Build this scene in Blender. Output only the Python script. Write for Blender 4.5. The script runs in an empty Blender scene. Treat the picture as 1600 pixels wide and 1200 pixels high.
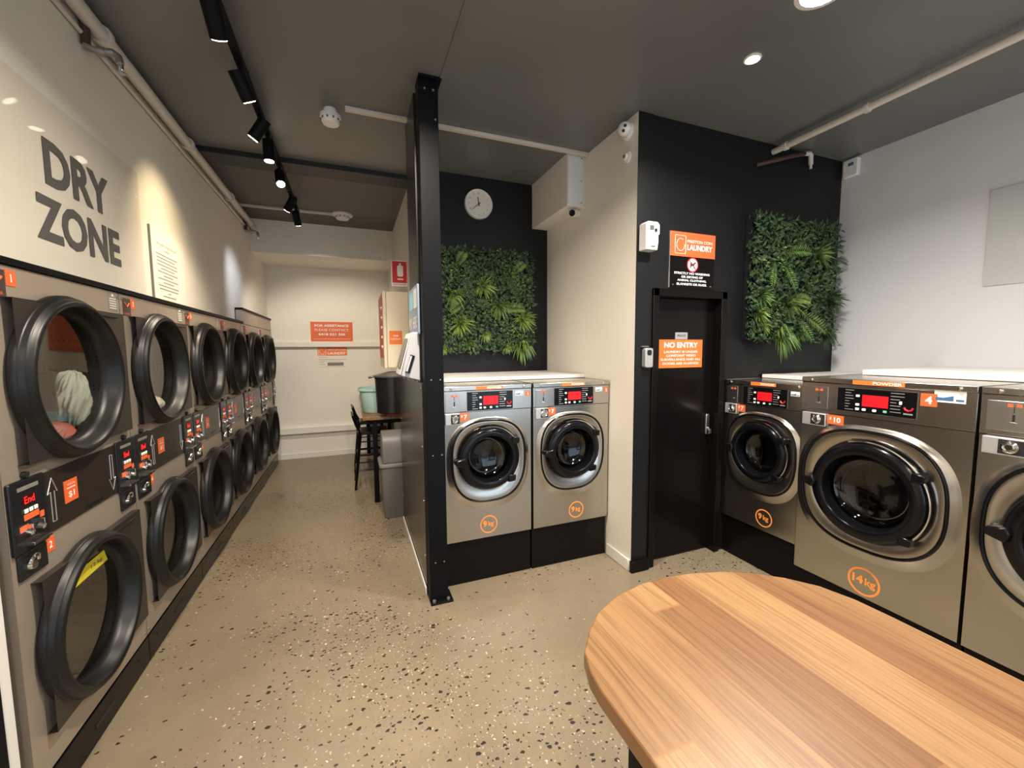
import bpy, math, random
from mathutils import Matrix, Vector
random.seed(7)
PI = math.pi
R = math.radians
scene = bpy.context.scene
C = scene.collection

# ------------------------------------------------------------------ camera
def make_camera():
    yaw, pitch, roll, F = 0.371481735, 0.0832918344, 0.00706248, 641.14
    cy, sy, cp, sp = math.cos(yaw), math.sin(yaw), math.cos(pitch), math.sin(pitch)
    f = Vector((sy*cp, cy*cp, -sp)); r = Vector((cy, -sy, 0)); d = f.cross(r)
    r2 = r*math.cos(roll) + d*math.sin(roll); d2 = -r*math.sin(roll) + d*math.cos(roll)
    cam = bpy.data.cameras.new('camera'); cam.sensor_fit = 'HORIZONTAL'; cam.sensor_width = 36
    cam.lens = 36*F/1600; cam.clip_start = .02
    o = bpy.data.objects.new('camera', cam); C.objects.link(o)
    m = Matrix.Identity(4)
    for i in range(3):
        m[i][0] = r2[i]; m[i][1] = -d2[i]; m[i][2] = -f[i]
    m[0][3], m[1][3], m[2][3] = 0, 0, 1.6
    o.matrix_world = m
    scene.camera = o
make_camera()

# ------------------------------------------------------------------ world, daylight, exposure
w = bpy.data.worlds.new('world'); scene.world = w; w.use_nodes = True
w.node_tree.nodes['Background'].inputs[0].default_value = (.62, .74, .9, 1)
w.node_tree.nodes['Background'].inputs[1].default_value = .8
scene.view_settings.view_transform = 'Standard'
scene.view_settings.look = 'None'
scene.view_settings.gamma = 1
scene.view_settings.use_curve_mapping = False
scene.view_settings.exposure = 0.22

def area(name, loc, direction, sx, sy, power, col, spread=180, shape='RECTANGLE'):
    l = bpy.data.lights.new(name, 'AREA'); l.shape = shape; l.size = sx
    if shape == 'RECTANGLE': l.size_y = sy
    l.energy = power; l.color = col; l.spread = R(spread)
    o = bpy.data.objects.new(name, l); C.objects.link(o)
    o.location = loc; o.rotation_euler = Vector(direction).to_track_quat('-Z', 'Y').to_euler()
    return o
def spot(name, loc, target, power, col, angle, blend=.5, rad=.03):
    l = bpy.data.lights.new(name, 'SPOT'); l.energy = power; l.color = col
    l.spot_size = R(angle); l.spot_blend = blend; l.shadow_soft_size = rad
    o = bpy.data.objects.new(name, l); C.objects.link(o); o.location = loc
    o.rotation_euler = (Vector(target)-Vector(loc)).to_track_quat('-Z', 'Y').to_euler()
    return o
WARM = (1, .87, .71); NEUT = (1, .94, .87); COOL = (.78, .88, 1)
area('shopfront_daylight', (1.5, -2.75, 1.5), (0, 1, -.05), 4.2, 2.4, 45, COOL)

# ------------------------------------------------------------------ materials
def mat(name, col, rough=.5, metal=0, **kw):
    m = bpy.data.materials.new(name); m.use_nodes = True
    b = m.node_tree.nodes['Principled BSDF']
    b.inputs['Base Color'].default_value = (*col, 1)
    b.inputs['Roughness'].default_value = rough; b.inputs['Metallic'].default_value = metal
    for k, v in kw.items():
        b.inputs[k.replace('_', ' ')].default_value = v
    return m
def nodes(m):
    nt = m.node_tree; return nt, nt.nodes, nt.links, nt.nodes['Principled BSDF']
def N(nt, t, **kw):
    n = nt.nodes.new(t)
    for k, v in kw.items(): setattr(n, k, v)
    return n
def ramp(nt, stops):
    r = N(nt, 'ShaderNodeValToRGB'); e = r.color_ramp.elements
    while len(e) < len(stops): e.new(.5)
    for i, (p, c) in enumerate(stops):
        e[i].position = p; e[i].color = (*c, 1) if len(c) == 3 else c
    return r
def coords(nt, scale=(1, 1, 1), kind='Object'):
    tc = N(nt, 'ShaderNodeTexCoord'); mp = N(nt, 'ShaderNodeMapping')
    mp.inputs['Scale'].default_value = scale
    nt.links.new(tc.outputs[kind], mp.inputs['Vector']); return mp.outputs[0]
def math_(nt, op, a, b=None):
    n = N(nt, 'ShaderNodeMath', operation=op)
    for i, v in enumerate((a, b)):
        if v is None: continue
        if isinstance(v, (int, float)): n.inputs[i].default_value = v
        else: nt.links.new(v, n.inputs[i])
    return n.outputs[0]
def mix(nt, fac, a, b, mode='MIX'):
    n = N(nt, 'ShaderNodeMixRGB', blend_type=mode)
    for i, v in ((0, fac), (1, a), (2, b)):
        if isinstance(v, (int, float)): n.inputs[i].default_value = v
        elif isinstance(v, tuple): n.inputs[i].default_value = (*v, 1)
        else: nt.links.new(v, n.inputs[i])
    return n.outputs[0]
def noise(nt, vec, scale, detail=3, rough=.5):
    n = N(nt, 'ShaderNodeTexNoise'); n.inputs['Scale'].default_value = scale
    n.inputs['Detail'].default_value = detail; n.inputs['Roughness'].default_value = rough
    nt.links.new(vec, n.inputs['Vector']); return n
def bump(nt, h, strength, dist, b):
    n = N(nt, 'ShaderNodeBump'); n.inputs['Strength'].default_value = strength
    n.inputs['Distance'].default_value = dist
    nt.links.new(h, n.inputs['Height']); nt.links.new(n.outputs[0], b.inputs['Normal'])

def plaster(name, col, rough=.6, var=.05):
    m = mat(name, col, rough); nt, ns, ln, b = nodes(m)
    v = coords(nt); n = noise(nt, v, 1.7, 4)
    c = mix(nt, n.outputs['Fac'], tuple(x*(1-var) for x in col), tuple(min(1, x*(1+var)) for x in col))
    ln.new(c, b.inputs['Base Color'])
    n2 = noise(nt, v, 220, 2); bump(nt, n2.outputs['Fac'], .12, .002, b)
    return m
M = {}
M['wall'] = plaster('cream_wall_paint', (.77, .725, .65))
M['wall_grey'] = plaster('pale_grey_wall_paint', (.60, .60, .605))
M['wall_back'] = plaster('back_wall_paint', (.80, .765, .69))
M['black_wall'] = plaster('black_wall_paint', (.0065, .0065, .007), .45, .15)
M['ceiling'] = plaster('charcoal_ceiling_paint', (.145, .145, .143), .38, .15)
M['ceiling_back'] = plaster('rear_ceiling_paint', (.125, .116, .106), .6, .18)
for _k in ('black_wall',): M[_k].node_tree.nodes['Principled BSDF'].inputs['Specular IOR Level'].default_value = .3
M['beam'] = plaster('beam_paint', (.010, .010, .011), .5, .1)
M['white_paint'] = mat('white_gloss_paint', (.72, .70, .66), .4)
M['skirting'] = mat('white_skirting', (.75, .73, .68), .4)
M['black_metal'] = mat('black_powder_coat', (.0035, .004, .0055), .5, Specular_IOR_Level=.12)
M['black_satin'] = mat('black_satin_laminate', (.005, .004, .004), .24, Specular_IOR_Level=.16)
M['dark_brown_panel'] = mat('dark_bronze_laminate', (.035, .026, .020), .25, .35)
M['plastic_white'] = mat('white_plastic', (.78, .77, .74), .35)
M['plastic_grey'] = mat('grey_plastic', (.12, .115, .108), .4)
M['plastic_black'] = mat('black_plastic', (.009, .010, .012), .27)
M['rubber'] = mat('black_rubber', (.012, .012, .012), .5)
M['ring'] = mat('dryer_ring_plastic', (.006, .0058, .0056), .38, Specular_IOR_Level=.36)
M['ring_gloss'] = mat('gloss_black_door', (.004, .004, .005), .17, Specular_IOR_Level=.3)
M['plate'] = mat('dark_hinge_plate', (.035, .029, .025), .38, .3)
M['chrome'] = mat('chrome', (.75, .75, .74), .12, 1)
M['steel_flat'] = mat('satin_steel', (.5, .49, .47), .3, 1)
M['orange'] = mat('orange_vinyl', (.72, .13, .035), .45)
M['orange_bright'] = mat('bright_orange_vinyl', (.86, .19, .035), .45)
M['orange_line'] = mat('orange_decal', (.85, .29, .06), .4)
M['red'] = mat('red_sign_vinyl', (.62, .015, .02), .4)
M['yellow'] = mat('yellow_sticker', (.62, .52, .03), .5)
M['white_vinyl'] = mat('white_vinyl', (.85, .84, .8), .45)
M['grey_text'] = mat('grey_letter_vinyl', (.105, .10, .098), .5)
M['ink'] = mat('dark_ink', (.06, .055, .05), .6)
M['ink_soft'] = mat('faded_ink', (.22, .20, .17), .6)
M['paper'] = mat('paper', (.80, .76, .68), .5)
M['label_dark'] = mat('dark_label', (.05, .035, .03), .4)
M['label_grey'] = mat('grey_label', (.2, .19, .17), .4)
M['blue'] = mat('blue_ink', (.05, .14, .3), .4)
M['silver'] = mat('silver_plate', (.55, .55, .56), .35, .6)
M['teal'] = mat('teal_plastic', (.42, .62, .58), .35)
M['button'] = mat('white_button', (.8, .8, .78), .4)
M['button_green'] = mat('green_button', (.2, .55, .38), .4)
M['cream_metal'] = mat('cream_enamel', (.78, .70, .52), .4)
M['kiosk_grey'] = mat('kiosk_grey_plastic', (.50, .51, .54), .35)
M['kiosk_blue'] = mat('kiosk_blue_graphic', (.25, .33, .45), .35)
M['cyan'] = mat('cyan_graphic', (.25, .62, .72), .4)
M['pipe_white'] = mat('white_pvc', (.62, .58, .52), .4)
M['galv'] = mat('galvanised_fitting', (.35, .34, .32), .4, .8)
M['rust'] = mat('brown_painted_pipe', (.055, .030, .022), .5)

def emis(name, col, s, base=(0, 0, 0)):
    m = mat(name, base, .4); b = m.node_tree.nodes['Principled BSDF']
    b.inputs['Emission Color'].default_value = (*col, 1); b.inputs['Emission Strength'].default_value = s
    return m
M['lcd'] = emis('red_backlit_display', (1, .012, .02), .9)
M['led_red'] = emis('red_led_digits', (1, .02, .02), 2.0)
M['led_screen'] = emis('dark_led_window', (.25, .0, .0), .12)
M['lamp'] = emis('warm_lamp_face', (1, .9, .7), 14)
M['lamp_hot'] = emis('hot_lamp_face', (1, .97, .9), 60)

def steel(name, col, rough, horiz):
    m = mat(name, col, rough, 1); nt, ns, ln, b = nodes(m)
    v = coords(nt, (1, 1, 140) if horiz else (140, 140, 1))
    n = noise(nt, v, 3, 2)
    rr = N(nt, 'ShaderNodeMapRange'); rr.inputs['To Min'].default_value = rough-.05; rr.inputs['To Max'].default_value = rough+.08
    ln.new(n.outputs['Fac'], rr.inputs[0]); ln.new(rr.outputs[0], b.inputs['Roughness'])
    n3 = noise(nt, coords(nt), 2.2, 3)
    c = mix(nt, n3.outputs['Fac'], tuple(x*.88 for x in col), tuple(min(1, x*1.06) for x in col))
    ln.new(c, b.inputs['Base Color'])
    bump(nt, n.outputs['Fac'], .08, .001, b)
    n4 = b.inputs.get('Anisotropic')
    if n4: n4.default_value = .4
    return m
M['steel'] = steel('brushed_stainless', (.535, .51, .465), .22, True)
M['steel_dryer'] = steel('dryer_front_stainless', (.44, .37, .30), .42, True)
M['steel_dryer'].node_tree.nodes['Principled BSDF'].inputs['Metallic'].default_value = .55

def glass_mat(name, tint, gloss=.10, rough=.02, f=.6):
    m = bpy.data.materials.new(name); m.use_nodes = True; nt = m.node_tree
    nt.nodes.clear(); out = N(nt, 'ShaderNodeOutputMaterial')
    t = N(nt, 'ShaderNodeBsdfTransparent'); t.inputs[0].default_value = (*tint, 1)
    g = N(nt, 'ShaderNodeBsdfGlossy'); g.inputs['Roughness'].default_value = rough
    fr = N(nt, 'ShaderNodeLayerWeight'); fr.inputs['Blend'].default_value = .5
    a = math_(nt, 'ADD', math_(nt, 'MULTIPLY', math_(nt, 'POWER', fr.outputs['Facing'], 4.), f), gloss); ms = N(nt, 'ShaderNodeMixShader')
    nt.links.new(a, ms.inputs[0]); nt.links.new(t.outputs[0], ms.inputs[1]); nt.links.new(g.outputs[0], ms.inputs[2])
    nt.links.new(ms.outputs[0], out.inputs[0]); return m
M['glass_dryer'] = glass_mat('dryer_door_glass', (.88, .86, .82), .20, .03, .6)
M['glass_washer'] = glass_mat('washer_door_glass', (.45, .46, .5), .06)
M['glass_window'] = glass_mat('shopfront_glass', (.95, .97, .98), .0)
M['acrylic'] = glass_mat('clear_acrylic', (.97, .97, .96), .02, .02, .0)

def drum_mat():
    m = mat('perforated_drum_steel', (.07, .066, .06), .4, 1); nt, ns, ln, b = nodes(m)
    vo = N(nt, 'ShaderNodeTexVoronoi'); vo.inputs['Scale'].default_value = 55; vo.inputs['Randomness'].default_value = .0
    ln.new(coords(nt), vo.inputs['Vector'])
    r = ramp(nt, [(.22, (.01, .01, .01)), (.3, (.08, .076, .07))]); ln.new(vo.outputs['Distance'], r.inputs[0])
    ln.new(r.outputs[0], b.inputs['Base Color']); return m
M['drum'] = drum_mat()

def floor_mat():
    m = mat('polished_concrete_terrazzo', (.3, .24, .17), .3); nt, ns, ln, b = nodes(m)
    v = coords(nt)
    base = noise(nt, v, .9, 5, .6); fine = noise(nt, v, 14, 4, .6)
    c = ramp(nt, [(.3, (.16, .126, .081)), (.55, (.222, .177, .115)), (.75, (.275, .222, .150))]); ln.new(base.outputs['Fac'], c.inputs[0])
    col = mix(nt, .25, c.outputs[0], mix(nt, fine.outputs['Fac'], (.13, .102, .066), (.31, .25, .172)))
    patch = noise(nt, v, .75, 2, .5)
    pr = ramp(nt, [(.42, (0, 0, 0)), (.56, (1, 1, 1))]); ln.new(patch.outputs['Fac'], pr.inputs[0])
    # warp for irregular chips
    wn = noise(nt, v, 60, 2); va = N(nt, 'ShaderNodeVectorMath', operation='MULTIPLY_ADD')
    ln.new(wn.outputs['Color'], va.inputs[0]); va.inputs[1].default_value = (.02, .02, 0); ln.new(v, va.inputs[2])
    def chips(scale, size, density, colour, col, stretch=(1, 1, 0)):
        mp = N(nt, 'ShaderNodeMapping'); mp.inputs['Scale'].default_value = stretch; ln.new(va.outputs[0], mp.inputs[0])
        vo = N(nt, 'ShaderNodeTexVoronoi'); vo.inputs['Scale'].default_value = scale; ln.new(mp.outputs[0], vo.inputs['Vector'])
        sep = N(nt, 'ShaderNodeSeparateColor'); ln.new(vo.outputs['Color'], sep.inputs[0])
        sz = math_(nt, 'MULTIPLY', sep.outputs[1], size)
        a = math_(nt, 'LESS_THAN', vo.outputs['Distance'], sz)
        dn = math_(nt, 'MULTIPLY', pr.outputs[0], density)
        dn = math_(nt, 'ADD', dn, density*.10)
        k = math_(nt, 'LESS_THAN', sep.outputs[0], dn)
        return mix(nt, math_(nt, 'MULTIPLY', a, k), col, colour)
    col = chips(70, .34, .55, (.40, .34, .26), col)
    col = chips(48, .42, .45, (.19, .16, .13), col)
    col = chips(36, .44, .46, (.026, .018, .014), col, (1, 1.5, 0))
    col = chips(60, .36, .32, (.04, .03, .025), col, (1.4, 1, 0))
    col = chips(50, .24, .15, (.60, .54, .44), col)
    ln.new(col, b.inputs['Base Color'])
    rg = ramp(nt, [(.3, (.26,)*3), (.7, (.42,)*3)]); ln.new(base.outputs['Fac'], rg.inputs[0])
    ln.new(rg.outputs[0], b.inputs['Roughness'])
    return m
M['floor'] = floor_mat()

def wood_mat(name='oak_plank_benchtop', pw=.088, light=(.80, .49, .22), dark=(.60, .30, .105)):
    m = mat(name, light, .38); nt, ns, ln, b = nodes(m)
    tc = N(nt, 'ShaderNodeTexCoord'); sep = N(nt, 'ShaderNodeSeparateXYZ'); ln.new(tc.outputs['Object'], sep.inputs[0])
    x, y, z = sep.outputs
    px = math_(nt, 'DIVIDE', x, pw); idx = math_(nt, 'FLOOR', px)
    def wn(a, b_=0.0):
        cx = N(nt, 'ShaderNodeCombineXYZ'); ln.new(a, cx.inputs[0])
        if not isinstance(b_, float): ln.new(b_, cx.inputs[1])
        n = N(nt, 'ShaderNodeTexWhiteNoise', noise_dimensions='3D'); ln.new(cx.outputs[0], n.inputs[0]); return n
    off = wn(idx).outputs['Value']
    yy = math_(nt, 'ADD', math_(nt, 'MULTIPLY', y, .5), math_(nt, 'MULTIPLY', off, 7.3))
    seg = math_(nt, 'FLOOR', yy)
    rnd = wn(idx, seg)
    tone = ramp(nt, [(0, (.225, .118, .048)), (.2, (.29, .170, .072)), (.42, (.175, .083, .031)), (.6, (.25, .138, .056)), (.8, (.36, .230, .108)), (1, (.195, .098, .037))])
    ln.new(rnd.outputs['Value'], tone.inputs[0])
    # grain
    cb = N(nt, 'ShaderNodeCombineXYZ')
    ln.new(math_(nt, 'MULTIPLY', x, 42.), cb.inputs[0])
    ln.new(math_(nt, 'ADD', math_(nt, 'MULTIPLY', y, 1.3), math_(nt, 'MULTIPLY', rnd.outputs['Value'], 37.)), cb.inputs[1])
    ln.new(math_(nt, 'MULTIPLY', z, 10.), cb.inputs[2])
    g = noise(nt, cb.outputs[0], 1.0, 6, .65)
    gr = ramp(nt, [(.36, (.50, .40, .30)), (.5, (.92, .90, .87)), (.66, (1.08, 1.07, 1.05))]); ln.new(g.outputs['Fac'], gr.inputs[0])
    col = mix(nt, .42, tone.outputs[0], gr.outputs[0], 'MULTIPLY')
    cb2 = N(nt, 'ShaderNodeCombineXYZ')
    ln.new(math_(nt, 'MULTIPLY', x, 160.), cb2.inputs[0]); ln.new(math_(nt, 'MULTIPLY', y, 4.), cb2.inputs[1]); ln.new(math_(nt, 'MULTIPLY', rnd.outputs['Value'], 11.), cb2.inputs[2])
    g2 = noise(nt, cb2.outputs[0], 1, 3, .6); r2 = ramp(nt, [(.40, (.58, .48, .38)), (.52, (1, 1, 1))]); ln.new(g2.outputs['Fac'], r2.inputs[0])
    col = mix(nt, .55, col, r2.outputs[0], 'MULTIPLY')
    # gum veins and knots
    cb3 = N(nt, 'ShaderNodeCombineXYZ')
    ln.new(math_(nt, 'MULTIPLY', x, 48.), cb3.inputs[0]); ln.new(math_(nt, 'MULTIPLY', y, 3.2), cb3.inputs[1]); ln.new(math_(nt, 'MULTIPLY', rnd.outputs['Value'], 50.), cb3.inputs[2])
    g3 = noise(nt, cb3.outputs[0], 1, 3, .7); r3 = ramp(nt, [(.645, (0, 0, 0)), (.68, (1, 1, 1))]); ln.new(g3.outputs['Fac'], r3.inputs[0])
    col = mix(nt, math_(nt, 'MULTIPLY', r3.outputs[0], .7), col, (.22, .085, .03))
    # seams
    fx = math_(nt, 'FRACT', px); d = math_(nt, 'MINIMUM', fx, math_(nt, 'SUBTRACT', 1., fx))
    fy = math_(nt, 'FRACT', yy); dy = math_(nt, 'MINIMUM', fy, math_(nt, 'SUBTRACT', 1., fy))
    s = math_(nt, 'MAXIMUM', math_(nt, 'LESS_THAN', d, .013), math_(nt, 'LESS_THAN', dy, .0018))
    col = mix(nt, math_(nt, 'MULTIPLY', s, .6), col, (.25, .11, .04))
    ln.new(col, b.inputs['Base Color'])
    bump(nt, g2.outputs['Fac'], .04, .001, b)
    return m
M['wood'] = wood_mat()

def leaf_mat(name, a, b_):
    m = mat(name, a, .5); nt, ns, ln, b = nodes(m)
    oi = N(nt, 'ShaderNodeNewGeometry')
    n = noise(nt, coords(nt), 9, 2)
    v = math_(nt, 'MULTIPLY_ADD', oi.outputs['Random Per Island'], .7)
    v.node.inputs[2].default_value = 0
    s = math_(nt, 'ADD', v, math_(nt, 'MULTIPLY', n.outputs['Fac'], .4))
    ln.new(mix(nt, s, a, b_), b.inputs['Base Color'])
    return m
M['leaf'] = leaf_mat('dark_plastic_leaf', (.009, .026, .008), (.048, .10, .028))
M['leaf_mid'] = leaf_mat('mid_green_leaf', (.035, .085, .018), (.16, .27, .05))
M['leaf_light'] = leaf_mat('yellow_green_leaf', (.08, .15, .02), (.26, .36, .07))

# ------------------------------------------------------------------ mesh helpers
class G:
    def __init__(s, mtx=None): s.v = []; s.f = []; s.m = mtx or Matrix.Identity(4)
    def add(s, vs, fs):
        n = len(s.v); s.v += [tuple(s.m @ Vector(p)) for p in vs]; s.f += [tuple(i+n for i in f) for f in fs]; return s
    def box(s, x0, x1, y0, y1, z0, z1):
        vs = [(x, y, z) for x in (x0, x1) for y in (y0, y1) for z in (z0, z1)]
        return s.add(vs, [(0, 1, 3, 2), (4, 6, 7, 5), (0, 4, 5, 1), (2, 3, 7, 6), (0, 2, 6, 4), (1, 5, 7, 3)])
    def rings(s, rs, closed=True, cap0=False, cap1=False):
        n = len(rs[0]); vs = [p for r in rs for p in r]; fs = []
        for k in range(len(rs)-1):
            for i in range(n if closed else n-1):
                j = (i+1) % n
                fs.append((k*n+i, k*n+j, (k+1)*n+j, (k+1)*n+i))
        if cap0: fs.append(tuple(reversed(range(n))))
        if cap1: fs.append(tuple((len(rs)-1)*n+i for i in range(n)))
        return s.add(vs, fs)
    def cyl(s, p0, p1, r0, r1=None, n=20, caps=True):
        r1 = r0 if r1 is None else r1
        p0, p1 = Vector(p0), Vector(p1); d = (p1-p0).normalized(); a = d.orthogonal().normalized(); b = d.cross(a)
        rr = [[p+(a*math.cos(2*PI*i/n)+b*math.sin(2*PI*i/n))*r for i in range(n)] for p, r in ((p0, r0), (p1, r1))]
        return s.rings(rr, True, caps, caps)
    def lathe(s, prof, cx, cz, n=64, cap=False, sx=1, sz=1):
        # axis along local Y; prof = [(radius, y)]
        rr = [[(cx+math.sin(2*PI*i/n)*r*sx, y, cz+math.cos(2*PI*i/n)*r*sz) for i in range(n)] for r, y in prof]
        return s.rings(rr, True, False, cap)
    def lathez(s, prof, cx, cy, n=32, cap0=False, cap1=False, sx=1, sy=1):
        rr = [[(cx+math.cos(2*PI*i/n)*r*sx, cy+math.sin(2*PI*i/n)*r*sy, z) for i in range(n)] for r, z in prof]
        return s.rings(rr, True, cap0, cap1)
    def tube(s, pts, r, n=10, closed=False, caps=True):
        pts = [Vector(p) for p in pts]; rr = []; L = len(pts); a = None
        for i, p in enumerate(pts):
            if closed: t = (pts[(i+1) % L]-pts[i-1])
            else: t = pts[min(i+1, L-1)]-pts[max(i-1, 0)]
            t.normalize()
            a = t.orthogonal().normalized() if a is None else (a-t*a.dot(t)).normalized()
            b = t.cross(a); rad = r[i] if isinstance(r, (list, tuple)) else r
            rr.append([p+(a*math.cos(2*PI*k/n)+b*math.sin(2*PI*k/n))*rad for k in range(n)])
        if closed: rr.append(rr[0])
        return s.rings(rr, True, caps and not closed, caps and not closed)
    def prism(s, poly, z0, z1):
        n = len(poly)
        return s.rings([[(x, y, z0) for x, y in poly], [(x, y, z1) for x, y in poly]], True, True, True)
    def panel(s, poly, y0, y1):   # poly in xz, extruded along y
        return s.rings([[(x, y0, z) for x, z in poly], [(x, y1, z) for x, z in poly]], True, True, True)
    def hole_plate(s, x0, x1, z0, z1, cx, cz, r, y, n=64):
        inner = []; outer = []
        for i in range(n):
            a = 2*PI*i/n; dx, dz = math.sin(a), math.cos(a)
            inner.append((cx+dx*r, y, cz+dz*r))
            t = min([((x1-cx)/dx if dx > 1e-9 else (x0-cx)/dx if dx < -1e-9 else 1e9), ((z1-cz)/dz if dz > 1e-9 else (z0-cz)/dz if dz < -1e-9 else 1e9)])
            outer.append([cx+dx*t, y, cz+dz*t])
        for c in ((x0, z0), (x0, z1), (x1, z0), (x1, z1)):
            k = min(range(n), key=lambda i: (outer[i][0]-c[0])**2+(outer[i][2]-c[1])**2); outer[k] = [c[0], y, c[1]]
        return s.rings([outer, inner])
    def text(s, string, cx, cz, h, w=None, y=0., bold=0., depth=0, align='C'):
        vs, fs, bb = text_mesh(string, bold)
        sw = (bb[1]-bb[0]) or 1; sh = (bb[3]-bb[2]) or 1
        kz = h/sh; kx = (w/sw) if w else kz
        ox = {'C': (bb[0]+bb[1])/2, 'L': bb[0], 'R': bb[1]}[align]; oz = (bb[2]+bb[3])/2
        return s.add([(cx+(a-ox)*kx, y, cz+(b-oz)*kz) for a, b in vs], fs)
    def obj(s, name, m, parent=None, smooth=True, bevel=0, ang=35, seg=2):
        me = bpy.data.meshes.new(name); me.from_pydata(s.v, [], s.f); me.update()
        if bevel == 0 and smooth is not None:
            pass
        import bmesh
        bm = bmesh.new(); bm.from_mesh(me)
        bmesh.ops.recalc_face_normals(bm, faces=bm.faces); bm.to_mesh(me); bm.free()
        if smooth:
            me.shade_smooth(); me.set_sharp_from_angle(angle=R(ang))
        me.materials.append(M[m] if isinstance(m, str) else m)
        o = bpy.data.objects.new(name, me); C.objects.link(o)
        if parent: o.parent = parent
        if bevel:
            b = o.modifiers.new('bevel', 'BEVEL'); b.width = bevel; b.segments = seg; b.limit_method = 'ANGLE'; b.angle_limit = R(40)
            b.harden_normals = False
        return o
def split_obj(g, name, m, parent=None, **kw):
    """one object for every separate piece in the builder"""
    root = list(range(len(g.v)))
    def find(i):
        while root[i] != i: root[i] = root[root[i]]; i = root[i]
        return i
    for f in g.f:
        for i in f[1:]: root[find(i)] = find(f[0])
    comp = {}
    for f in g.f: comp.setdefault(find(f[0]), []).append(f)
    out = []
    for fs in comp.values():
        ids = sorted({i for f in fs for i in f}); mp = {a: b for b, a in enumerate(ids)}
        q = G(); q.v = [g.v[i] for i in ids]; q.f = [tuple(mp[i] for i in f) for f in fs]
        out.append(q.obj(name, m, parent, **kw))
    return out
_tc = {}
def text_mesh(string, bold):
    k = (string, round(bold, 3))
    if k in _tc: return _tc[k]
    cu = bpy.data.curves.new('lettering', 'FONT'); cu.body = string; cu.size = 1; cu.offset = bold; cu.resolution_u = 3
    o = bpy.data.objects.new('lettering', cu); C.objects.link(o)
    dg = bpy.context.evaluated_depsgraph_get(); me = bpy.data.meshes.new_from_object(o.evaluated_get(dg))
    vs = [(v.co.x, v.co.y) for v in me.vertices]; fs = [tuple(p.vertices) for p in me.polygons]
    xs = [a for a, b in vs]; zs = [b for a, b in vs]
    bpy.data.objects.remove(o); bpy.data.curves.remove(cu); bpy.data.meshes.remove(me)
    _tc[k] = (vs, fs, (min(xs), max(xs), min(zs), max(zs))); return _tc[k]

def thing(name, label, cat, loc=(0, 0, 0), rz=0, group=None):
    o = bpy.data.objects.new(name, None); C.objects.link(o); o.empty_display_size = .1
    o.location = loc; o.rotation_euler = (0, 0, rz); return tag(o, label, cat, group)
def tag(o, label, cat, group=None):
    o['label'] = label; o['category'] = cat
    if group: o['group'] = group
    return o
def struct(name, g, m, **kw):
    o = g.obj(name, m, **kw); o['kind'] = 'structure'; return o
def dup(root, loc, rz, label, group=None, skip=()):
    r = root.copy(); C.objects.link(r); r.location = loc; r.rotation_euler = (0, 0, rz); r['label'] = label
    if group: r['group'] = group
    for ch in list(root.children):
        if ch.name.split('.')[0] in skip: continue
        c = ch.copy(); C.objects.link(c); c.parent = r
        for gch in ch.children:
            d = gch.copy(); C.objects.link(d); d.parent = c
    return r
def rbox(x0, x1, z0, z1, r, n=5):
    p = []
    for cx, cz, a0 in ((x1-r, z1-r, 0), (x0+r, z1-r, 90), (x0+r, z0+r, 180), (x1-r, z0+r, 270)):
        for i in range(n+1):
            a = R(a0+90*i/n); p.append((cx+math.cos(a)*r, cz+math.sin(a)*r))
    return p

# ------------------------------------------------------------------ the room
XL, XR, YB, YD, YC, ZF, ZB = -1.10, 3.92, 6.8, 2.34, 3.70, 3.16, 3.22
FRONT = -2.6
struct('floor', G().box(-1.86, XR+.1, FRONT-.1, YB+.1, -.1, 0), 'floor', smooth=False)
struct('wall_left', G().box(XL-.12, XL, FRONT, YB, 1.92, ZB).box(XL-.12, XL, FRONT, 1.60, 0, 1.92).box(-1.86, -1.74, 1.60, YB, 0, 1.92).box(-1.86, XL-.12, 1.48, 1.60, 0, 1.92), 'wall', smooth=False)
struct('wall_right', G().box(XR, XR+.12, FRONT, YD, 0, ZF), 'wall_grey', smooth=False)
struct('wall_back', G().box(-1.86, .70, YB, YB+.12, 0, ZB), 'wall_back', smooth=False)
struct('trim_1', G().box(XL, .58, 5.95, YB, 2.82, ZB), 'wall_back', smooth=False)            # boxed-out upper part of the back wall
struct('wall_passage', G().box(.58, .70, YC+.12, YB, 0, ZB), 'wall', smooth=False)
struct('wall_alcove', G().box(.58, 1.94, YC, YC+.12, 0, ZF), 'black_wall', smooth=False)
struct('wall_partition', G().box(1.82, 1.94, YD, YC, 0, ZF), 'wall', smooth=False)
struct('wall_door', G().box(1.945, 1.962, YD, YD+.1, 0, ZF).box(2.648, XR, YD, YD+.1, 0, ZF).box(1.962, 2.648, YD, YD+.1, 2.02, ZF).box(1.8205, 1.945, YD-.006, YD-.0005, 0, ZF), 'black_wall', smooth=False)
struct('ceiling', G().box(XL-.1, XR+.1, FRONT-.1, 4.10, ZF, ZF+.1), 'ceiling', smooth=False)
struct('ceiling_back', G().box(XL-.1, .8, 4.10, YB+.1, ZB, ZB+.1), 'ceiling_back', smooth=False)
struct('trim_2', G().box(XL, .58, 3.88, 4.10, ZF-.04, ZF), 'beam', smooth=False)               # ceiling beam
struct('trim_3', G().box(.530, .542, FRONT, 3.02, ZF-.006, ZF), 'ceiling', smooth=False)       # ceiling joint strip
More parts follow.
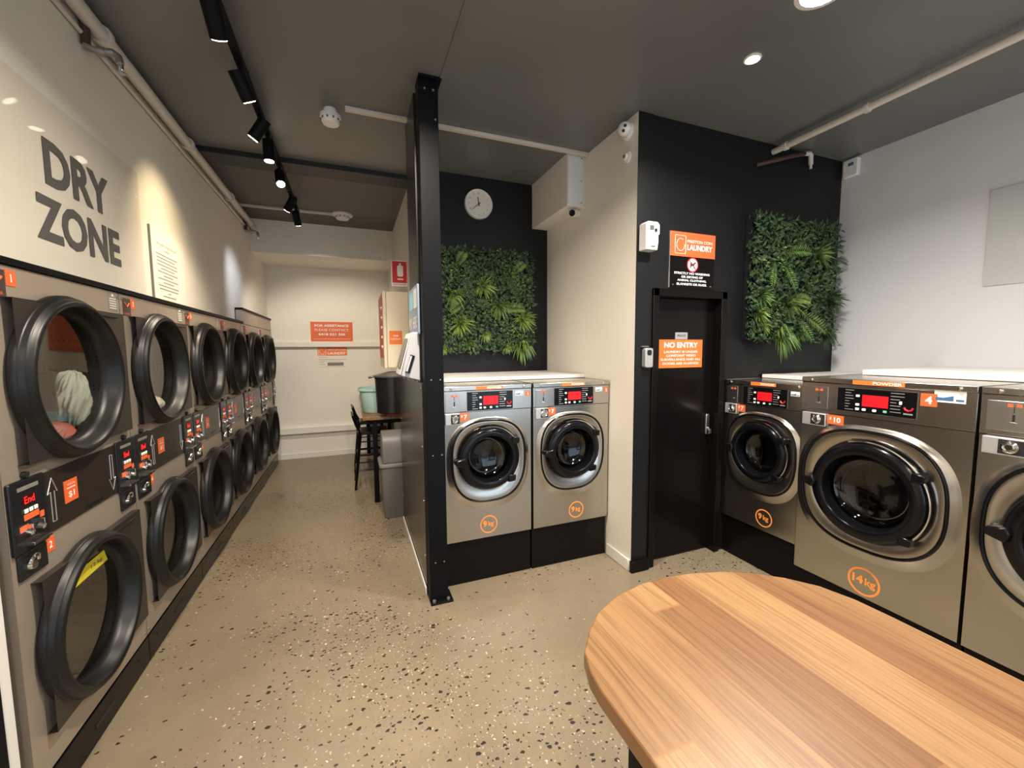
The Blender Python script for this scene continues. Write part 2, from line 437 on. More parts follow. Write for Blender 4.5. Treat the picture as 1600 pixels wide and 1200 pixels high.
# shopfront behind the camera
struct('wall_front', G().box(XL, XR, FRONT-.12, FRONT, 0, .15).box(XL, XR, FRONT-.12, FRONT, 2.72, ZF).box(XL, -.62, FRONT-.12, FRONT, .15, 2.72).box(3.62, XR, FRONT-.12, FRONT, .15, 2.72), 'wall', smooth=False)
struct('window_1', G().box(-.62, 3.62, FRONT-.07, FRONT-.062, .15, 2.72), 'glass_window', smooth=False)
g = G()
for x in (-.62, .8, 2.2, 3.57): g.box(x, x+.05, FRONT-.1, FRONT-.02, .15, 2.72)
struct('trim_5', g, 'black_metal', smooth=False)
# baseboards and wall rails
struct('baseboard_back', G().box(-1.03, .58, YB-.016, YB, 0, .075), 'skirting', smooth=False)
struct('trim_6', G().box(-1.03, .58, YB-.055, YB, 1.660, 1.735), 'wall_back', bevel=.006)
struct('trim_7', G().box(-1.03, .58, YB-.055, YB, .375, .47), 'wall_back', bevel=.006)
struct('baseboard_partition', G().box(1.802, 1.8195, YD+.01, 2.62, 0, .085), 'skirting', bevel=.003)
struct('baseboard_door', G().box(1.805, 1.955, YD-.035, YD-.006, 0, .085), 'black_satin', bevel=.003)
struct('trim_8', G().box(-1.085, -1.036, 1.665, 1.705, 0, 1.92), 'white_paint', bevel=.004)     # white end trim of the dryer wall
struct('trim_9', G().box(-1.0995, -1.036, 1.60, 1.664, 0, 1.92), 'black_metal', bevel=.004)
# plasterboard above dryers meets this black edge
# bulkhead box high on the partition
struct('bulkhead', G().box(1.66, 1.8195, 3.01, YC-.0005, 2.755, ZF-.0005), 'wall', smooth=False)
t = thing('lit_bulkhead_face', 'front face of the bulkhead box with its blue-white light painted in', 'cover', (1.74, 3.009, 2.765))
G().box(-.075, .055, -.008, 0, 0, .385).obj('lit_face_plate', mat('painted_blue_white_light', (.70, .72, .76), .35), t, bevel=.003)  # plate colour paints the blue-white light falling on the bulkhead's front face
g = G()
for z in (.02, .19, .365): g.cyl((.044, -.008, z), (.044, -.012, z), .006, n=10)
split_obj(g, 'screw', 'galv', t)

# door and its frame
d = G().box(2.05, 2.598, 2.40, 2.438, .008, 1.965).obj('door_1', 'black_satin', bevel=.003); d['kind'] = 'structure'
fr = G().box(1.962, 2.012, YD-.018, 2.46, 0, 2.02).box(2.598, 2.648, YD-.018, 2.46, 0, 2.02).box(1.962, 2.648, YD-.018, 2.46, 1.965, 2.02).box(2.012, 2.05, 2.385, 2.46, 0, 1.965).obj('door_frame', 'black_satin', d, bevel=.004)
G().panel(rbox(2.535, 2.572, .935, 1.095, .012), 2.378, 2.399).obj('lock_plate', 'steel_flat', d, bevel=.004)
g = G().cyl((2.553, 2.378, .98), (2.553, 2.362, .98), .014).box(2.541, 2.565, 2.352, 2.363, .945, .985)
g.obj('door_handle', 'chrome', d, bevel=.002)
struct('wall_behind_door', G().box(1.95, 2.7, 2.47, 2.5, 0, 2.1), 'black_wall', smooth=False)

# ------------------------------------------------------------------ tumble dryers
DY0, DP, DX = 1.745, .81, -1.035
def dryer_door(parent, cz):
    cx = .365
    g = G()
    g.panel(rbox(cx-.14, .765, cz-.275, cz+.275, .012), -.030, -.002)
    # replace with plate that has a hole
    g = G(); g.hole_plate(cx-.29, .765, cz-.275, cz+.275, cx, cz, .262, -.030)
    o = [(cx-.29, -.030), (.765, -.030)]
    g.box(.763, .765, -.030, -.001, cz-.275, cz+.275)
    g.box(cx-.29, .765, -.030, -.001, cz+.273, cz+.275); g.box(cx-.29, .765, -.030, -.001, cz-.275, cz-.273)
    p = g.obj('door', 'plate', parent, smooth=False)
    G().box(.52, .70, -.040, -.030, cz+.252, cz+.262).obj('hinge_pull', 'plastic_black', p, bevel=.003)
    prof = [(.250, -.001), (.302, -.002), (.312, -.010), (.312, -.028), (.308, -.032), (.306, -.034), (.304, -.046), (.300, -.050), (.297, -.052), (.293, -.060), (.285, -.067), (.276, -.066), (.269, -.058),
            (.263, -.042), (.257, -.022), (.250, -.006), (.243, -.002), (.236, .004)]
    G().lathe(prof, cx, cz, 96).obj('door_ring', 'ring', p, ang=50)
    gl = [(.239*k/6, .0+.010*(1-(k/6)**2)) for k in range(6, 0, -1)]
    G().lathe(gl, cx, cz, 64, cap=True).obj('door_glass', 'glass_dryer', p, ang=60)
    return p
def control_box(parent, x, digits='led'):
    p = G().panel(rbox(x-.082, x+.082, .945, 1.185, .008), -.012, 0).obj('control_box', 'plastic_black', parent, bevel=.004)
    G().box(x-.050, x+.045, -.0135, -.012, 1.150, 1.163).obj('brand_strip', 'label_grey', p, smooth=False)
    G().box(x-.034, x+.030, -.0132, -.012, 1.098, 1.132).obj('display', 'led_screen', p, smooth=False)
    G().text('End', x-.002, 1.115, .024, .046, -.0138, .012).obj('display_digits', 'led_red', p, smooth=False)
    g = G()
    for k in range(3): g.box(x-.030+k*.022, x-.014+k*.022, -.016, -.012, 1.072, 1.086)
    split_obj(g, 'push_button', 'white_vinyl', p, bevel=.0015)
    G().box(x-.032, x+.036, -.0134, -.012, 1.048, 1.068).box(x+.040, x+.060, -.0134, -.012, 1.035, 1.056).box(x-.055, x-.016, -.0134, -.012, 1.015, 1.035).obj('orange_label', 'orange', p, smooth=False)
    g = G()
    for k in (-.025, .03): g.cyl((x+k, -.012, 1.012), (x+k, -.028, 1.006), .011, .009, 14).box(x+k-.002, x+k+.002, -.030, -.012, 1.0, 1.035)
    g.box(x-.035, x+.052, -.034, -.012, .965, .975)
    g.obj('coin_slot', 'chrome', p, bevel=.001)
    q = G().panel(rbox(x-.066, x+.066, .855, .943, .006), -.009, 0).obj('coin_return', 'plastic_black', parent, bevel=.003)
    g = G().tube([(x-.018+math.cos(a)*.018, -.018-.006*math.sin(a), .905+math.sin(a)*.022) for a in [PI*k/8 for k in range(9)]], .006, 8).cyl((x-.018, -.009, .893), (x-.018, -.020, .893), .017, .014, 16)
    g.obj('lock_barrel', 'chrome', q)
    G().cyl((x, -.001, 1.197), (x, -.014, 1.197), .011, n=14).obj('lock_knob', 'rubber', parent)
    return p
def make_dryer():
    t = thing('tumble_dryer', '', 'tumble dryer', (DX, DY0, 0), PI/2, 'stacked tumble dryers along the left wall')
    W = DP; g = G(); ht = 1.885
    g.hole_plate(.003, W-.003, 1.205, ht, .365, 1.505, .262, 0)
    g.hole_plate(.003, W-.003, .145, .925, .365, .552, .262, 0)
    g.box(.003, W-.003, 0, .001, .925, 1.205)
    g.box(.003, .005, 0, .055, .145, ht).box(W-.005, W-.003, 0, .055, .145, ht).box(.003, W-.003, 0, .055, ht-.002, ht)
    g.obj('front_panel', 'steel_dryer', t, smooth=False)
    for cz in (1.505, .552):
        G().lathe([(.262, .001), (.262, .05), (.31, .055), (.30, .50), (.28, .52), (.12, .53)], .365, cz, 48, cap=True).obj('drum', 'drum', t, ang=50)
        dryer_door(t, cz)
    G().box(.170, .645, -.006, -.0005, .955, 1.178).obj('lint_door', 'dark_brown_panel', t, bevel=.002)
    G().box(.40, .52, -.010, -.006, .972, .980).obj('lint_door_pull', 'plastic_black', t, smooth=False)
    control_box(t, W-.082); control_box(t, .090)
    p = G().box(.275, .355, -.0075, -.006, 1.03, 1.115).obj('price_sticker', 'orange', t, smooth=False)
    G().text('$1', .315, 1.058, .026, .036, -.0081, .02).text('TAP OR COIN', .315, 1.098, .007, .05, -.0081).box(.29, .34, -.0081, -.0075, 1.083, 1.086).obj('price_lettering', 'white_vinyl', p, smooth=False)
    g = G()
    def line(pts, r=.0016): g.tube([(x, -.0066, z) for x, z in pts], r, 6)
    ax = .20
    for (cx, up) in ((.212, 1), (.605, -1)):
        z0 = 1.065
        P = [(-.010, -.075), (-.010, .035), (-.026, .030), (0, .085), (.026, .030), (.010, .035), (.010, -.075), (-.010, -.075)]
        line([(cx+a, z0+b*up) for a, b in P])
    split_obj(g, 'arrow_outline', 'silver', t)
    G().box(.030, .105, -.0015, 0, 1.780, 1.868).obj('instruction_label', 'label_dark', t, smooth=False)
    G().text('DRYER', .067, 1.792, .009, .05, -.002, .01).tube([(.045, -.002, 1.845), (.067, -.002, 1.825), (.09, -.002, 1.845)], .004, 6).obj('instruction_mark', 'orange', t, smooth=False)
    w = G().box(.712, .787, -.0015, 0, 1.795, 1.878).obj('warning_label', 'label_grey', t, smooth=False)
    g = G().panel([(.738, 1.862), (.762, 1.862), (.75, 1.874)], -.003, -.0016)
    for k in range(5): g.box(.72, .779, -.0022, -.0016, 1.805+k*.011, 1.809+k*.011)
    g.obj('warning_print', 'paper', w, smooth=False)
    g = G()
    for x, z in ((.02, 1.862), (W-.02, 1.862), (.02, .17), (W-.02, .17)): g.cyl((x, 0, z), (x, -.005, z), .006, n=10)
    split_obj(g, 'screw', 'galv', t)
    return t
dryer0 = make_dryer()
TOPZ = [0]*6
ords = ['nearest the camera', 'second from the camera', 'third from the camera', 'fourth from the camera', 'fifth from the camera, in the taller far pair', 'farthest from the camera, next to the back wall']
content = ['the upper drum holding a pile of red and pale green washing', 'a little pale washing low in the upper drum', 'no washing to be seen', 'the narrow gap to the taller pair on its right', 'its front panel rising above its near neighbour', 'its far side against the back wall']
dryers = []
for k in range(6):
    o = dryer0 if k == 0 else dup(dryer0, (DX, DY0+k*DP, 0), PI/2, '')
    o['label'] = ('stainless stacked tumble dryer, number %s, %s' % ('one two three four five six'.split()[k], ords[k])) if False else 'stainless two-door tumble dryer stack ' + ords[k]
    dryers.append(o)
for k, o in enumerate(dryers):
    for (z, n, x) in ((1.845, 2*k+1, .130), (.915, 2*k+2, .185)):
        s = G().box(x-.022, x+.022, -.002, 0, z-.026, z+.026).obj('number_sticker', 'orange', o, smooth=False)
        G().text(str(n), x, z, .026, None, -.0028, .02).obj('number', 'white_vinyl', s, smooth=False)
    # top trim and plinth
    hi = k >= 4
    zt = 2.03 if hi else 1.888
    if hi: G().box(.003, DP-.003, 0, .055, 1.889, zt).obj('top_panel', 'steel_dryer', o, smooth=False)
    G().box(0.0, DP, -.010, .060, zt, zt+.022).obj('top_trim', 'black_metal', o, smooth=False)
    b = G().box(.002, DP-.002, -.004, .50, 0.002, .138).obj('plinth', 'black_satin', o, bevel=.002)
    G().box(.33, .47, -.0055, -.004, .06, .078).cyl((.1, -.004, .09), (.1, -.007, .09), .006, n=10).cyl((.7, -.004, .09), (.7, -.007, .09), .006, n=10).obj('plinth_slot', 'rubber', b, smooth=False)
s = G().box(.09, .62, -.001, 0, 0, .01)
yp = [(.245, .660), (.515, .735), (.515, .775), (.245, .700)]
# yellow sticker behind the lowest near door glass
G().panel([(.212, .688), (.520, .694), (.500, .746), (.232, .740)], -.0025, -.0005).obj('yellow_sticker', 'yellow', dryers[0], smooth=False)
G().text('12 kg', .44, .718, .020, .08, -.003, .01).obj('sticker_print', 'ink', dryers[0], smooth=False)

def cloth(name, label, m, cx, cy, cz, sx, sy, sz, seed, group=None):
    rnd = random.Random(seed); g = G(); n, q = 72, 44
    ph = [(float(rnd.randint(2, 6)), rnd.uniform(2, 6), rnd.uniform(0, 6.3), rnd.uniform(.03, .08)) for _ in range(6)] + [(float(rnd.randint(7, 17)), rnd.uniform(6, 18), rnd.uniform(0, 6.3), rnd.uniform(.012, .035)) for _ in range(9)]
    rr = []
    for j in range(q+1):
        th = PI*j/q; row = []
        for i in range(n):
            a = 2*PI*i/n
            k = 1+sum(am*math.sin(f1*a+p+f2*th)*math.sin(th) for f1, f2, p, am in ph)
            row.append((cx+sx*k*math.sin(th)*math.cos(a), cy+sy*k*math.sin(th)*math.sin(a), cz+sz*k*math.cos(th)))
        rr.append(row)
    g.rings(rr); o = g.obj(name, m, ang=80)
    return tag(o, label, 'laundry', group)
def pt(k, x, depth, z): return (DX-depth, DY0+k*DP+x, z)
def clothes():
    mg = mat('pale_green_cloth', (.50, .55, .49), .9); mr = mat('red_cloth', (.42, .085, .06), .9); mw = mat('pale_cloth', (.7, .67, .6), .9); md = mat('dark_green_cloth', (.05, .08, .06), .9)
    a = pt(0, .545, .070, 1.405); cloth('laundry', 'pale green crumpled cloth inside the nearest upper dryer drum', mg, *a, .048, .068, .12, 1)
    a = pt(0, .385, .070, 1.285); cloth('laundry', 'red garment lying at the bottom of the nearest upper dryer drum', mr, *a, .048, .080, .045, 2)
    a = pt(1, .48, .10, 1.29); cloth('laundry', 'small pale washing heap in the second upper dryer drum', mw, *a, .07, .09, .055, 4)
clothes()

# ------------------------------------------------------------------ washing machines
def sup(t, a, b1, b2, e=2.6):
    c, s = math.cos(t), math.sin(t)
    x = abs(c)**(2/e)*(1 if c >= 0 else -1)*a
    z = abs(s)**(2/e)*(1 if s >= 0 else -1)*(b1 if s >= 0 else b2)
    return x, z
def make_washer(name, label, W, H, D, fas, ring, cz, cxr, bz, disp, kgtext, kgx, kgz, price, num, numx, loc, rz, group, faded=False):
    """local: x 0..W, front at y=0 facing -y, z 0..H (base of the cabinet)"""
    t = thing(name, label, 'washing machine', loc, rz, group)
    a, b1, b2 = bz
    g = G(); g.hole_plate(.002, W-.002, .002, fas, cxr, cz, ring*.80, 0, 72)
    g.box(.002, .004, 0, D, .002, H).box(W-.004, W-.002, 0, D, .002, H).box(.002, W-.002, D-.002, D, .002, H).box(.002, W-.002, 0, D, H-.004, H-.002).box(.002, W-.002, 0, D, .002, .004)
    g.obj('cabinet', 'steel', t, smooth=False)
    # fascia and top strip
    G().box(.002, W-.002, -.004, 0, fas+.004, H-.032).obj('fascia', 'steel', t, bevel=.0015)
    G().box(.002, W-.002, -.010, 0, H-.029, H).obj('top_strip', 'steel', t, bevel=.003)
    G().lathe([(ring*.80, .001), (ring*.80, .09), (ring*.98, .10), (ring*.98, .42), (ring*.9, .44), (.03, .45)], cxr, cz, 48, cap=True).obj('drum', 'drum', t, ang=50)
    # pressed bezel
    n = 96; T = [2*PI*i/n for i in range(n)]
    def lay(k, y, dz=0): return [(cxr+sup(q, a*k, b1*k, b2*k)[0], y, cz+sup(q, a*k, b1*k, b2*k)[1]+dz) for q in T]
    def circ(r, y): return [(cxr+math.cos(q)*r, y, cz+math.sin(q)*r) for q in T]
    G().rings([lay(1.12, -.0005, -.016), lay(1.07, -.005, -.010), lay(1.02, -.014, -.002), lay(.985, -.019)]).obj('bezel_skirt', 'steel', t, ang=60)
    G().rings([lay(.985, -.018), lay(.96, -.021), lay(.93, -.020), circ(ring*1.07, -.017), circ(ring*1.03, -.008), circ(ring*.8, -.001)]).obj('bezel', 'steel', t, ang=60)
    G().tube(lay(.985, -.020), .0075 if W < .7 else .009, 8, closed=True).obj('bezel_gasket', 'ring_gloss', t)
    # door
    pr = [(ring*.79, -.002), (ring*1.0, -.004), (ring*1.03, -.018), (ring*1.035, -.036), (ring*1.02, -.046), (ring*.99, -.051), (ring*.90, -.055), (ring*.80, -.056), (ring*.79, -.053), (ring*.775, -.044), (ring*.765, -.020), (ring*.755, -.002), (ring*.75, .010)]
    d = G().lathe(pr, cxr, cz, 80).obj('door', 'ring_gloss', t, ang=60)
    gp = [(ring*.755*math.cos(q), .008+.075*math.sin(q)) for q in [PI/2*k/9 for k in range(9)]]
    G().lathe(gp, cxr, cz, 64, cap=True).obj('door_glass', 'glass_washer', d, ang=70)
    G().lathe([(ring*.60, .062), (ring*.61, .058), (ring*.59, .058), (ring*.58, .062)], cxr, cz, 64).obj('glass_rim', 'chrome', d)
    g = G()
    for sgn in (1, -1):
        an = R(38)*sgn+R(-6); x, z = cxr+math.cos(an)*ring*1.06, cz+math.sin(an)*ring*1.06
        g.panel([(x-.030, z-.026), (x+.022, z-.020), (x+.028, z+.018), (x-.024, z+.028)], -.060, -.006)
    split_obj(g, 'hinge', 'ring_gloss', d, bevel=.006)
    G().tube([(cxr+math.cos(q)*ring*1.075, -.034, cz+math.sin(q)*ring*1.075) for q in [R(-42)+R(150)*k/36 for k in range(37)]], .0055 if W < .7 else .007, 8).obj('hinge_bar', 'chrome', d)
    hx = cxr-ring*1.06
    G().panel([(hx-.030, cz-.022), (hx+.030, cz-.040), (hx+.045, cz), (hx+.030, cz+.030), (hx-.030, cz+.014), (hx-.040, cz-.004)], -.078, -.020).obj('door_handle', 'ring_gloss', d, bevel=.008)
    # display
    x0, x1, z0, z1 = disp; w = x1-x0; h = z1-z0
    G().box(x0-.004, x1+.004, -.0055, -.004, z0-.004, z1+.004).obj('display_frame', 'steel_flat', t, smooth=False)
    p = G().box(x0, x1, -.008, -.0055, z0, z1).obj('display_panel', 'ring_gloss', t, smooth=False)
    G().box(x0+w*.345, x0+w*.675, -.0092, -.008, z0+h*.28, z0+h*.76).obj('display_screen', 'lcd', p, smooth=False)
    g = G()
    for bx, bzz in ((.285, .70), (.285, .33), (.285, .14), (.375, .14), (.51, .14)): g.panel(rbox(x0+w*(bx-.025), x0+w*(bx+.025), z0+h*(bzz-.05), z0+h*(bzz+.05), .003, 3), -.0105, -.008)
    g.panel(rbox(x0+w*.805, x0+w*.838, z0+h*.49, z0+h*.62, .003, 3), -.0105, -.008)
    split_obj(g, 'button', 'button', p, smooth=False)
    G().panel(rbox(x0+w*.62, x0+w*.665, z0+h*.10, z0+h*.19, .002, 3), -.0105, -.008).obj('start_button', 'button_green', p, smooth=False)
    g = G()
    for k in range(8):
        L = [.12, .08, .11, .12, .06, .07, .05, .12][k]; zz = z0+h*(.92-.118*k); g.box(x0+w*.11, x0+w*(.11+L), -.0085, -.008, zz-.0016, zz+.0016)
    for k in range(7):
        L = [.16, .16, .11, .07, .12, .12, .13][k]; zz = z0+h*(.92-.125*k); g.box(x0+w*.70, x0+w*(.70+L), -.0085, -.008, zz-.0016, zz+.0016)
    g.box(x0+w*.86, x0+w*.965, -.0085, -.008, z0+h*.12, z0+h*.18)
    g.obj('display_print', 'label_grey' if False else 'silver', p, smooth=False)
    G().tube([(x0+w*.865, -.009, z0+h*.40), (x0+w*.88, -.009, z0+h*.31), (x0+w*.915, -.009, z0+h*.27), (x0+w*.95, -.009, z0+h*.31), (x0+w*.965, -.009, z0+h*.40)], .005, 6).obj('display_emblem', 'red', p)
    # coin plate
    m = .022 if W < .7 else .022; cw = .095 if W < .7 else .13
    c = G().panel(rbox(m, m+cw, z0-.004, z1-.006, .004, 3), -.007, -.004).obj('coin_plate', 'steel_flat', t, bevel=.001)
    cx = m+cw*.62; zc = z0+h*.40
    G().box(cx-.004, cx+.004, -.0076, -.007, zc-.014, zc+.016).box(cx-.0015, cx+.0015, -.0076, -.007, zc+.022, zc+.05).obj('coin_slot', 'rubber', c, smooth=False)
    G().box(cx-.012, cx+.012, -.012, -.007, zc-.024, zc-.018).obj('coin_lip', 'chrome', c, bevel=.001)
    G().box(cx-.020, cx-.004, -.0080, -.007, z1-.030, z1-.016).box(cx+.006, cx+.022, -.0080, -.007, z1-.030, z1-.016).obj('coin_value_label', 'orange', c, smooth=False)
    # lock block below
    zb = fas-.004
    c = G().box(m-.004, m+cw*.98, -.016, -.001, zb-.075, zb).obj('coin_box', 'silver', t, bevel=.003)
    G().box(m+cw*.35, m+cw*.96, -.0165, -.016, zb-.068, zb-.006).obj('lock_recess', 'rubber', c, smooth=False)
    G().lathe([(.027, -.0165), (.027, -.022), (.020, -.026), (.016, -.022), (.012, -.028)], m+cw*.62, zb-.036, 28, cap=True).obj('lock_barrel', 'chrome', c)
    ps = m+cw+.002; pw = .060 if len(price) < 3 else .085
    c = G().box(ps, ps+pw, -.0025, -.0005, zb-.055, zb-.001).obj('price_sticker', 'orange', t, smooth=False)
    G().text('$', ps+pw*.2, zb-.022, .018, None, -.003, .02).text(price[1:], ps+pw*.62, zb-.028, .032, None, -.003, .03).obj('price_lettering', 'white_vinyl', c, smooth=False)
    # powder tape
    c = G().box(W*.36, W*.66, -.0108, -.010, H-.027, H-.004).obj('powder_tape', 'orange_bright', t, smooth=False)
    G().text('POWDER', W*.565, H-.0155, .015, W*.165, -.0115, .03).obj('powder_lettering', 'white_vinyl', c, smooth=False)
    # energy label
    lx = x1+.022 if W < .7 else W-.150
    lw = .058 if W < .7 else .11; lz = H-.077 if W < .7 else H-.085
    c = G().box(lx, lx+lw, -.0055, -.004, lz, lz+lw*.52).obj('rating_label', 'white_vinyl', t, smooth=False)
    G().panel([(lx+lw*.05, lz+lw*.08), (lx+lw*.62, lz+lw*.08), (lx+lw*.62, lz+lw*.30), (lx+lw*.3, lz+lw*.2), (lx+lw*.05, lz+lw*.22)], -.0062, -.0056).box(lx+lw*.7, lx+lw*.95, -.0062, -.0056, lz+lw*.08, lz+lw*.16).obj('rating_print', 'blue', c, smooth=False)
    if num:
        s = .034 if W < .7 else .062
        c = G().box(numx, numx+s, -.0056, -.004, H-.055-s*.9, H-.055+s*.1).obj('number_sticker', 'orange', t, smooth=False)
        G().text(num, numx+s/2, H-.055-s*.4, s*.62, None, -.0064, .03).obj('number', 'white_vinyl', c, smooth=False)
    # capacity decal
    r = .063 if W < .7 else .078
    zq = kgz
    c = G().lathe([(r, -.0004), (r, -.0010), (r*.86, -.0010), (r*.86, -.0004)], kgx, zq, 48).text(kgtext[0], kgx-r*.44 if len(kgtext[0]) < 2 else kgx-r*.36, zq+r*.10, r*(.70 if len(kgtext[0]) < 2 else .62), None, -.0012, .05).text('kg', kgx+r*(.24 if len(kgtext[0]) < 2 else .40), zq-r*.01, r*.70, None, -.0012, .035).obj('capacity_decal', 'orange_line', t, smooth=False)
    g = G()
    for x in (.06, W-.06): g.lathe([(.009, -.010), (.009, -.014), (.004, -.017)], x, H-.015, 16, cap=True)
    split_obj(g, 'screw', 'chrome', t)
    return t
Z9 = .305
w9 = dict(W=.633, H=1.058, D=.70, fas=.885, ring=.200, cz=.565, cxr=.315, bz=(.262, .262, .300), disp=(.167, .490, .893, 1.018), kgtext=('9', 'kg'), kgz=.095, price='$7')
gr = 'small washing machines'
make_washer('washing_machine', 'small stainless front-load washer marked 1, beside the black post', num='1', numx=.588, kgx=.31, loc=(.532, 2.62, Z9), rz=0, group=gr, **w9)
make_washer('washing_machine', 'small stainless front-load washer marked 2, against the cream partition', num='2', numx=.588, kgx=.355, loc=(1.176, 2.62, Z9), rz=0, group=gr, **w9)
make_washer('washing_machine', 'small dark-looking stainless washer next to the black door', num='', numx=.585, kgx=.36, loc=(2.672, 2.336, Z9), rz=-PI/2, group=gr, **{**w9, 'W': .625})
w14 = dict(W=.772, H=1.215, D=.72, fas=1.005, ring=.258, cz=.605, cxr=.375, bz=(.335, .335, .330), disp=(.205, .560, 1.035, 1.165), kgtext=('14', 'kg'), kgz=.095, price='$10')
gr = 'large washing machines'
make_washer('washing_machine', 'large stainless front-load washer marked 4, behind the timber table', num='4', numx=.572, kgx=.385, loc=(2.60, 1.708, .208), rz=-PI/2, group=gr, **w14)
make_washer('washing_machine', 'large stainless front-load washer cut off by the right edge of the photo', num='', numx=.572, kgx=.385, loc=(2.60, .930, .208), rz=-PI/2, group=gr, **w14)
# plinths
def plinth(label, x0, x1, y0, y1, z1, lip=True):
    g = G().box(x0, x1, y0, y1, 0.001, z1)
    return tag(g.obj('plinth', 'black_satin', bevel=.003), label, 'plinth', 'black washer plinths')
plinth('black plinth under the small washer marked 1', .532, 1.163, 2.64, 3.34, .303)
plinth('black plinth under the small washer marked 2', 1.172, 1.80, 2.635, 3.34, .303)
plinth('black plinth under the small washer next to the door', 2.70, 3.38, 1.712, 2.332, .303)
plinth('black plinth under the large washer marked 4', 2.635, 3.32, .936, 1.708, .206)
plinth('black plinth under the large washer at the right edge', 2.635, 3.32, .16, .928, .206)
# white tops over the service gap
def slab(label, x0, x1, y0, y1, z0, z1):
    return tag(G().box(x0, x1, y0, y1, z0, z1).obj('service_cover', 'white_paint', bevel=.004), label, 'cover panel', 'white covers behind the washers')
slab('long cream cover board behind the two small washers of the alcove', .56, 1.815, 2.98, 3.695, 1.364, 1.392)
slab('white cover board behind the small washer beside the door', 3.05, 3.915, 1.715, 2.325, 1.364, 1.392)
slab('raised white cover board behind the two large washers', 3.06, 3.915, -.2, 1.64, 1.424, 1.456)
# supports of covers (service box)
tag(G().box(.56, 1.815, 3.36, 3.69, 0.001, 1.363).obj('service_box', 'black_metal'), 'black boxed-in service space behind the alcove washers', 'service box')
tag(G().box(3.40, 3.915, 1.72, 2.33, 0.001, 1.363).obj('service_box', 'black_metal'), 'black boxed-in service space behind the washer by the door', 'service box')
tag(G().box(3.35, 3.915, -.2, 1.64, 0.001, 1.423).obj('service_box', 'black_metal'), 'black boxed-in service space behind the large washers', 'service box')

# ------------------------------------------------------------------ black post, side panel, rear post
t = thing('steel_post', 'tall black square steel post bolted to the floor beside washer 1', 'post', (.466, 2.55, 0))
G().box(-.056, .058, -.05, .05, .008, ZF-.004).obj('upright', 'black_metal', t, bevel=.003)
G().box(-.058, .085, -.085, .05, 0, .010).obj('base_plate', 'black_metal', t, bevel=.002)
G().box(-.058, .075, -.085, .05, ZF-.012, ZF-.001).box(-.056, .058, -.0525, -.05, ZF-.10, ZF-.01).obj('top_plate', 'black_metal', t, bevel=.002)
g = G()
for x in (-.035, .055): g.cyl((x, -.065, .010), (x, -.065, .024), .011, n=6)
for z in (.26, .95, 1.42): 
    for x in (-.02, .036): g.lathe([(.005, -.051), (.004, -.054)], x, z, 10, cap=True)
for x in (-.02, .03): g.lathe([(.007, -.053), (.005, -.057)], x, ZF-.06, 10, cap=True)
g.lathe([(.006, -.051), (.004, -.054)], .04, ZF-.22, 10, cap=True)
split_obj(g, 'bolt', 'galv', t)
t = thing('side_panel', 'dark waist-high side panel running back from the black post', 'panel', (.41, 2.602, 0))
G().box(-.005, .013, 0, 1.29, .07, 1.395).obj('panel_board', mat('dark_glossy_laminate', (.030, .022, .018), .24, .2), t, bevel=.002)
g = G()
for z in (.25, .62, .98, 1.36):
    for y in (.04, 1.25): g.cyl((-.005, y, z), (-.008, y, z), .006, n=10)
split_obj(g, 'screw', 'galv', t)
G().box(-.014, -.0055, .002, 1.26, .002, .048).obj('skirting_strip', 'skirting', t, bevel=.002)
G().box(-.005, .013, 0, 1.29, .001, .069).obj('panel_foot', 'black_metal', t, bevel=.001)
t = tag(G().box(.405, .425, 2.665, 3.045, 1.396, ZF-.001).obj('upper_panel', mat('dark_brown_laminate', (.016, .013, .012), .3), bevel=.002), 'narrow dark panel rising from the side panel to the ceiling behind the post', 'panel')
tag(G().box(.426, .60, 3.045, 3.075, ZF-.14, ZF-.001).obj('ceiling_bracket', 'black_metal', bevel=.002), 'short black bracket at the ceiling behind the post', 'bracket')

# payment kiosk on the panel
t = thing('payment_kiosk', 'grey sloping card payment kiosk fixed to the dark side panel', 'payment kiosk', (.404, 2.63, 1.40))
K = Matrix.Translation((0, 0, 0))
def side_prof(g, pts, y0, y1):   # pts in xz
    return g.panel(pts, y0, y1)
side_prof(G(), [(0, .006), (-.118, .040), (-.045, .315), (0, .315)], .02, .30).obj('housing', 'kiosk_grey', t, bevel=.006)
g = G(); side_prof(g, [(-.1205, .046), (-.124, .048), (-.0515, .311), (-.048, .309)], .035, .285); fp = g.obj('front_plate', 'plastic_white', t, bevel=.001)
g = G(); side_prof(g, [(-.118, .09), (-.1235, .092), (-.070, .278), (-.065, .276)], .08, .24); g.obj('keypad_strip', 'label_grey', fp, smooth=False)
g = G(); g.tube([(-.080, .014, .06), (-.045, .014, .17)], [.015, .015], 14); g.obj('card_reader', 'plastic_black', t)
g = G(); g.tube([(-.086, .003, .07), (-.055, .003, .165)], .008, 10); g.obj('reader_face', 'chrome', t)
g = G()
for k in range(4): g.cyl((-.10+.028*k, .04, .040-.008*k), (-.10+.028*k, .04, .024-.008*k), .005, n=8)
split_obj(g, 'fixing_screw', 'galv', t)
t = thing('payment_sign', 'blue-grey instruction board above the payment kiosk, seen almost edge on', 'sign', (.403, 2.62, 1.68), PI/2*3)
# faces -x: local -y -> -x with rz = -90deg ; local x -> -y
b = G().panel(rbox(-.40, .02, .02, .33, .01), -.012, 0).obj('board', 'kiosk_blue', t, bevel=.002)
G().panel(rbox(-.33, -.18, .19, .30, .006), -.0135, -.0125).obj('picture', 'cyan', b, smooth=False)
G().panel(rbox(-.14, -.02, .19, .31, .006), -.0135, -.0125).obj('picture', 'white_vinyl', b, smooth=False)
G().text('PAY HERE', -.19, .10, .075, .36, -.014, .03).obj('lettering', 'white_vinyl', b, smooth=False)

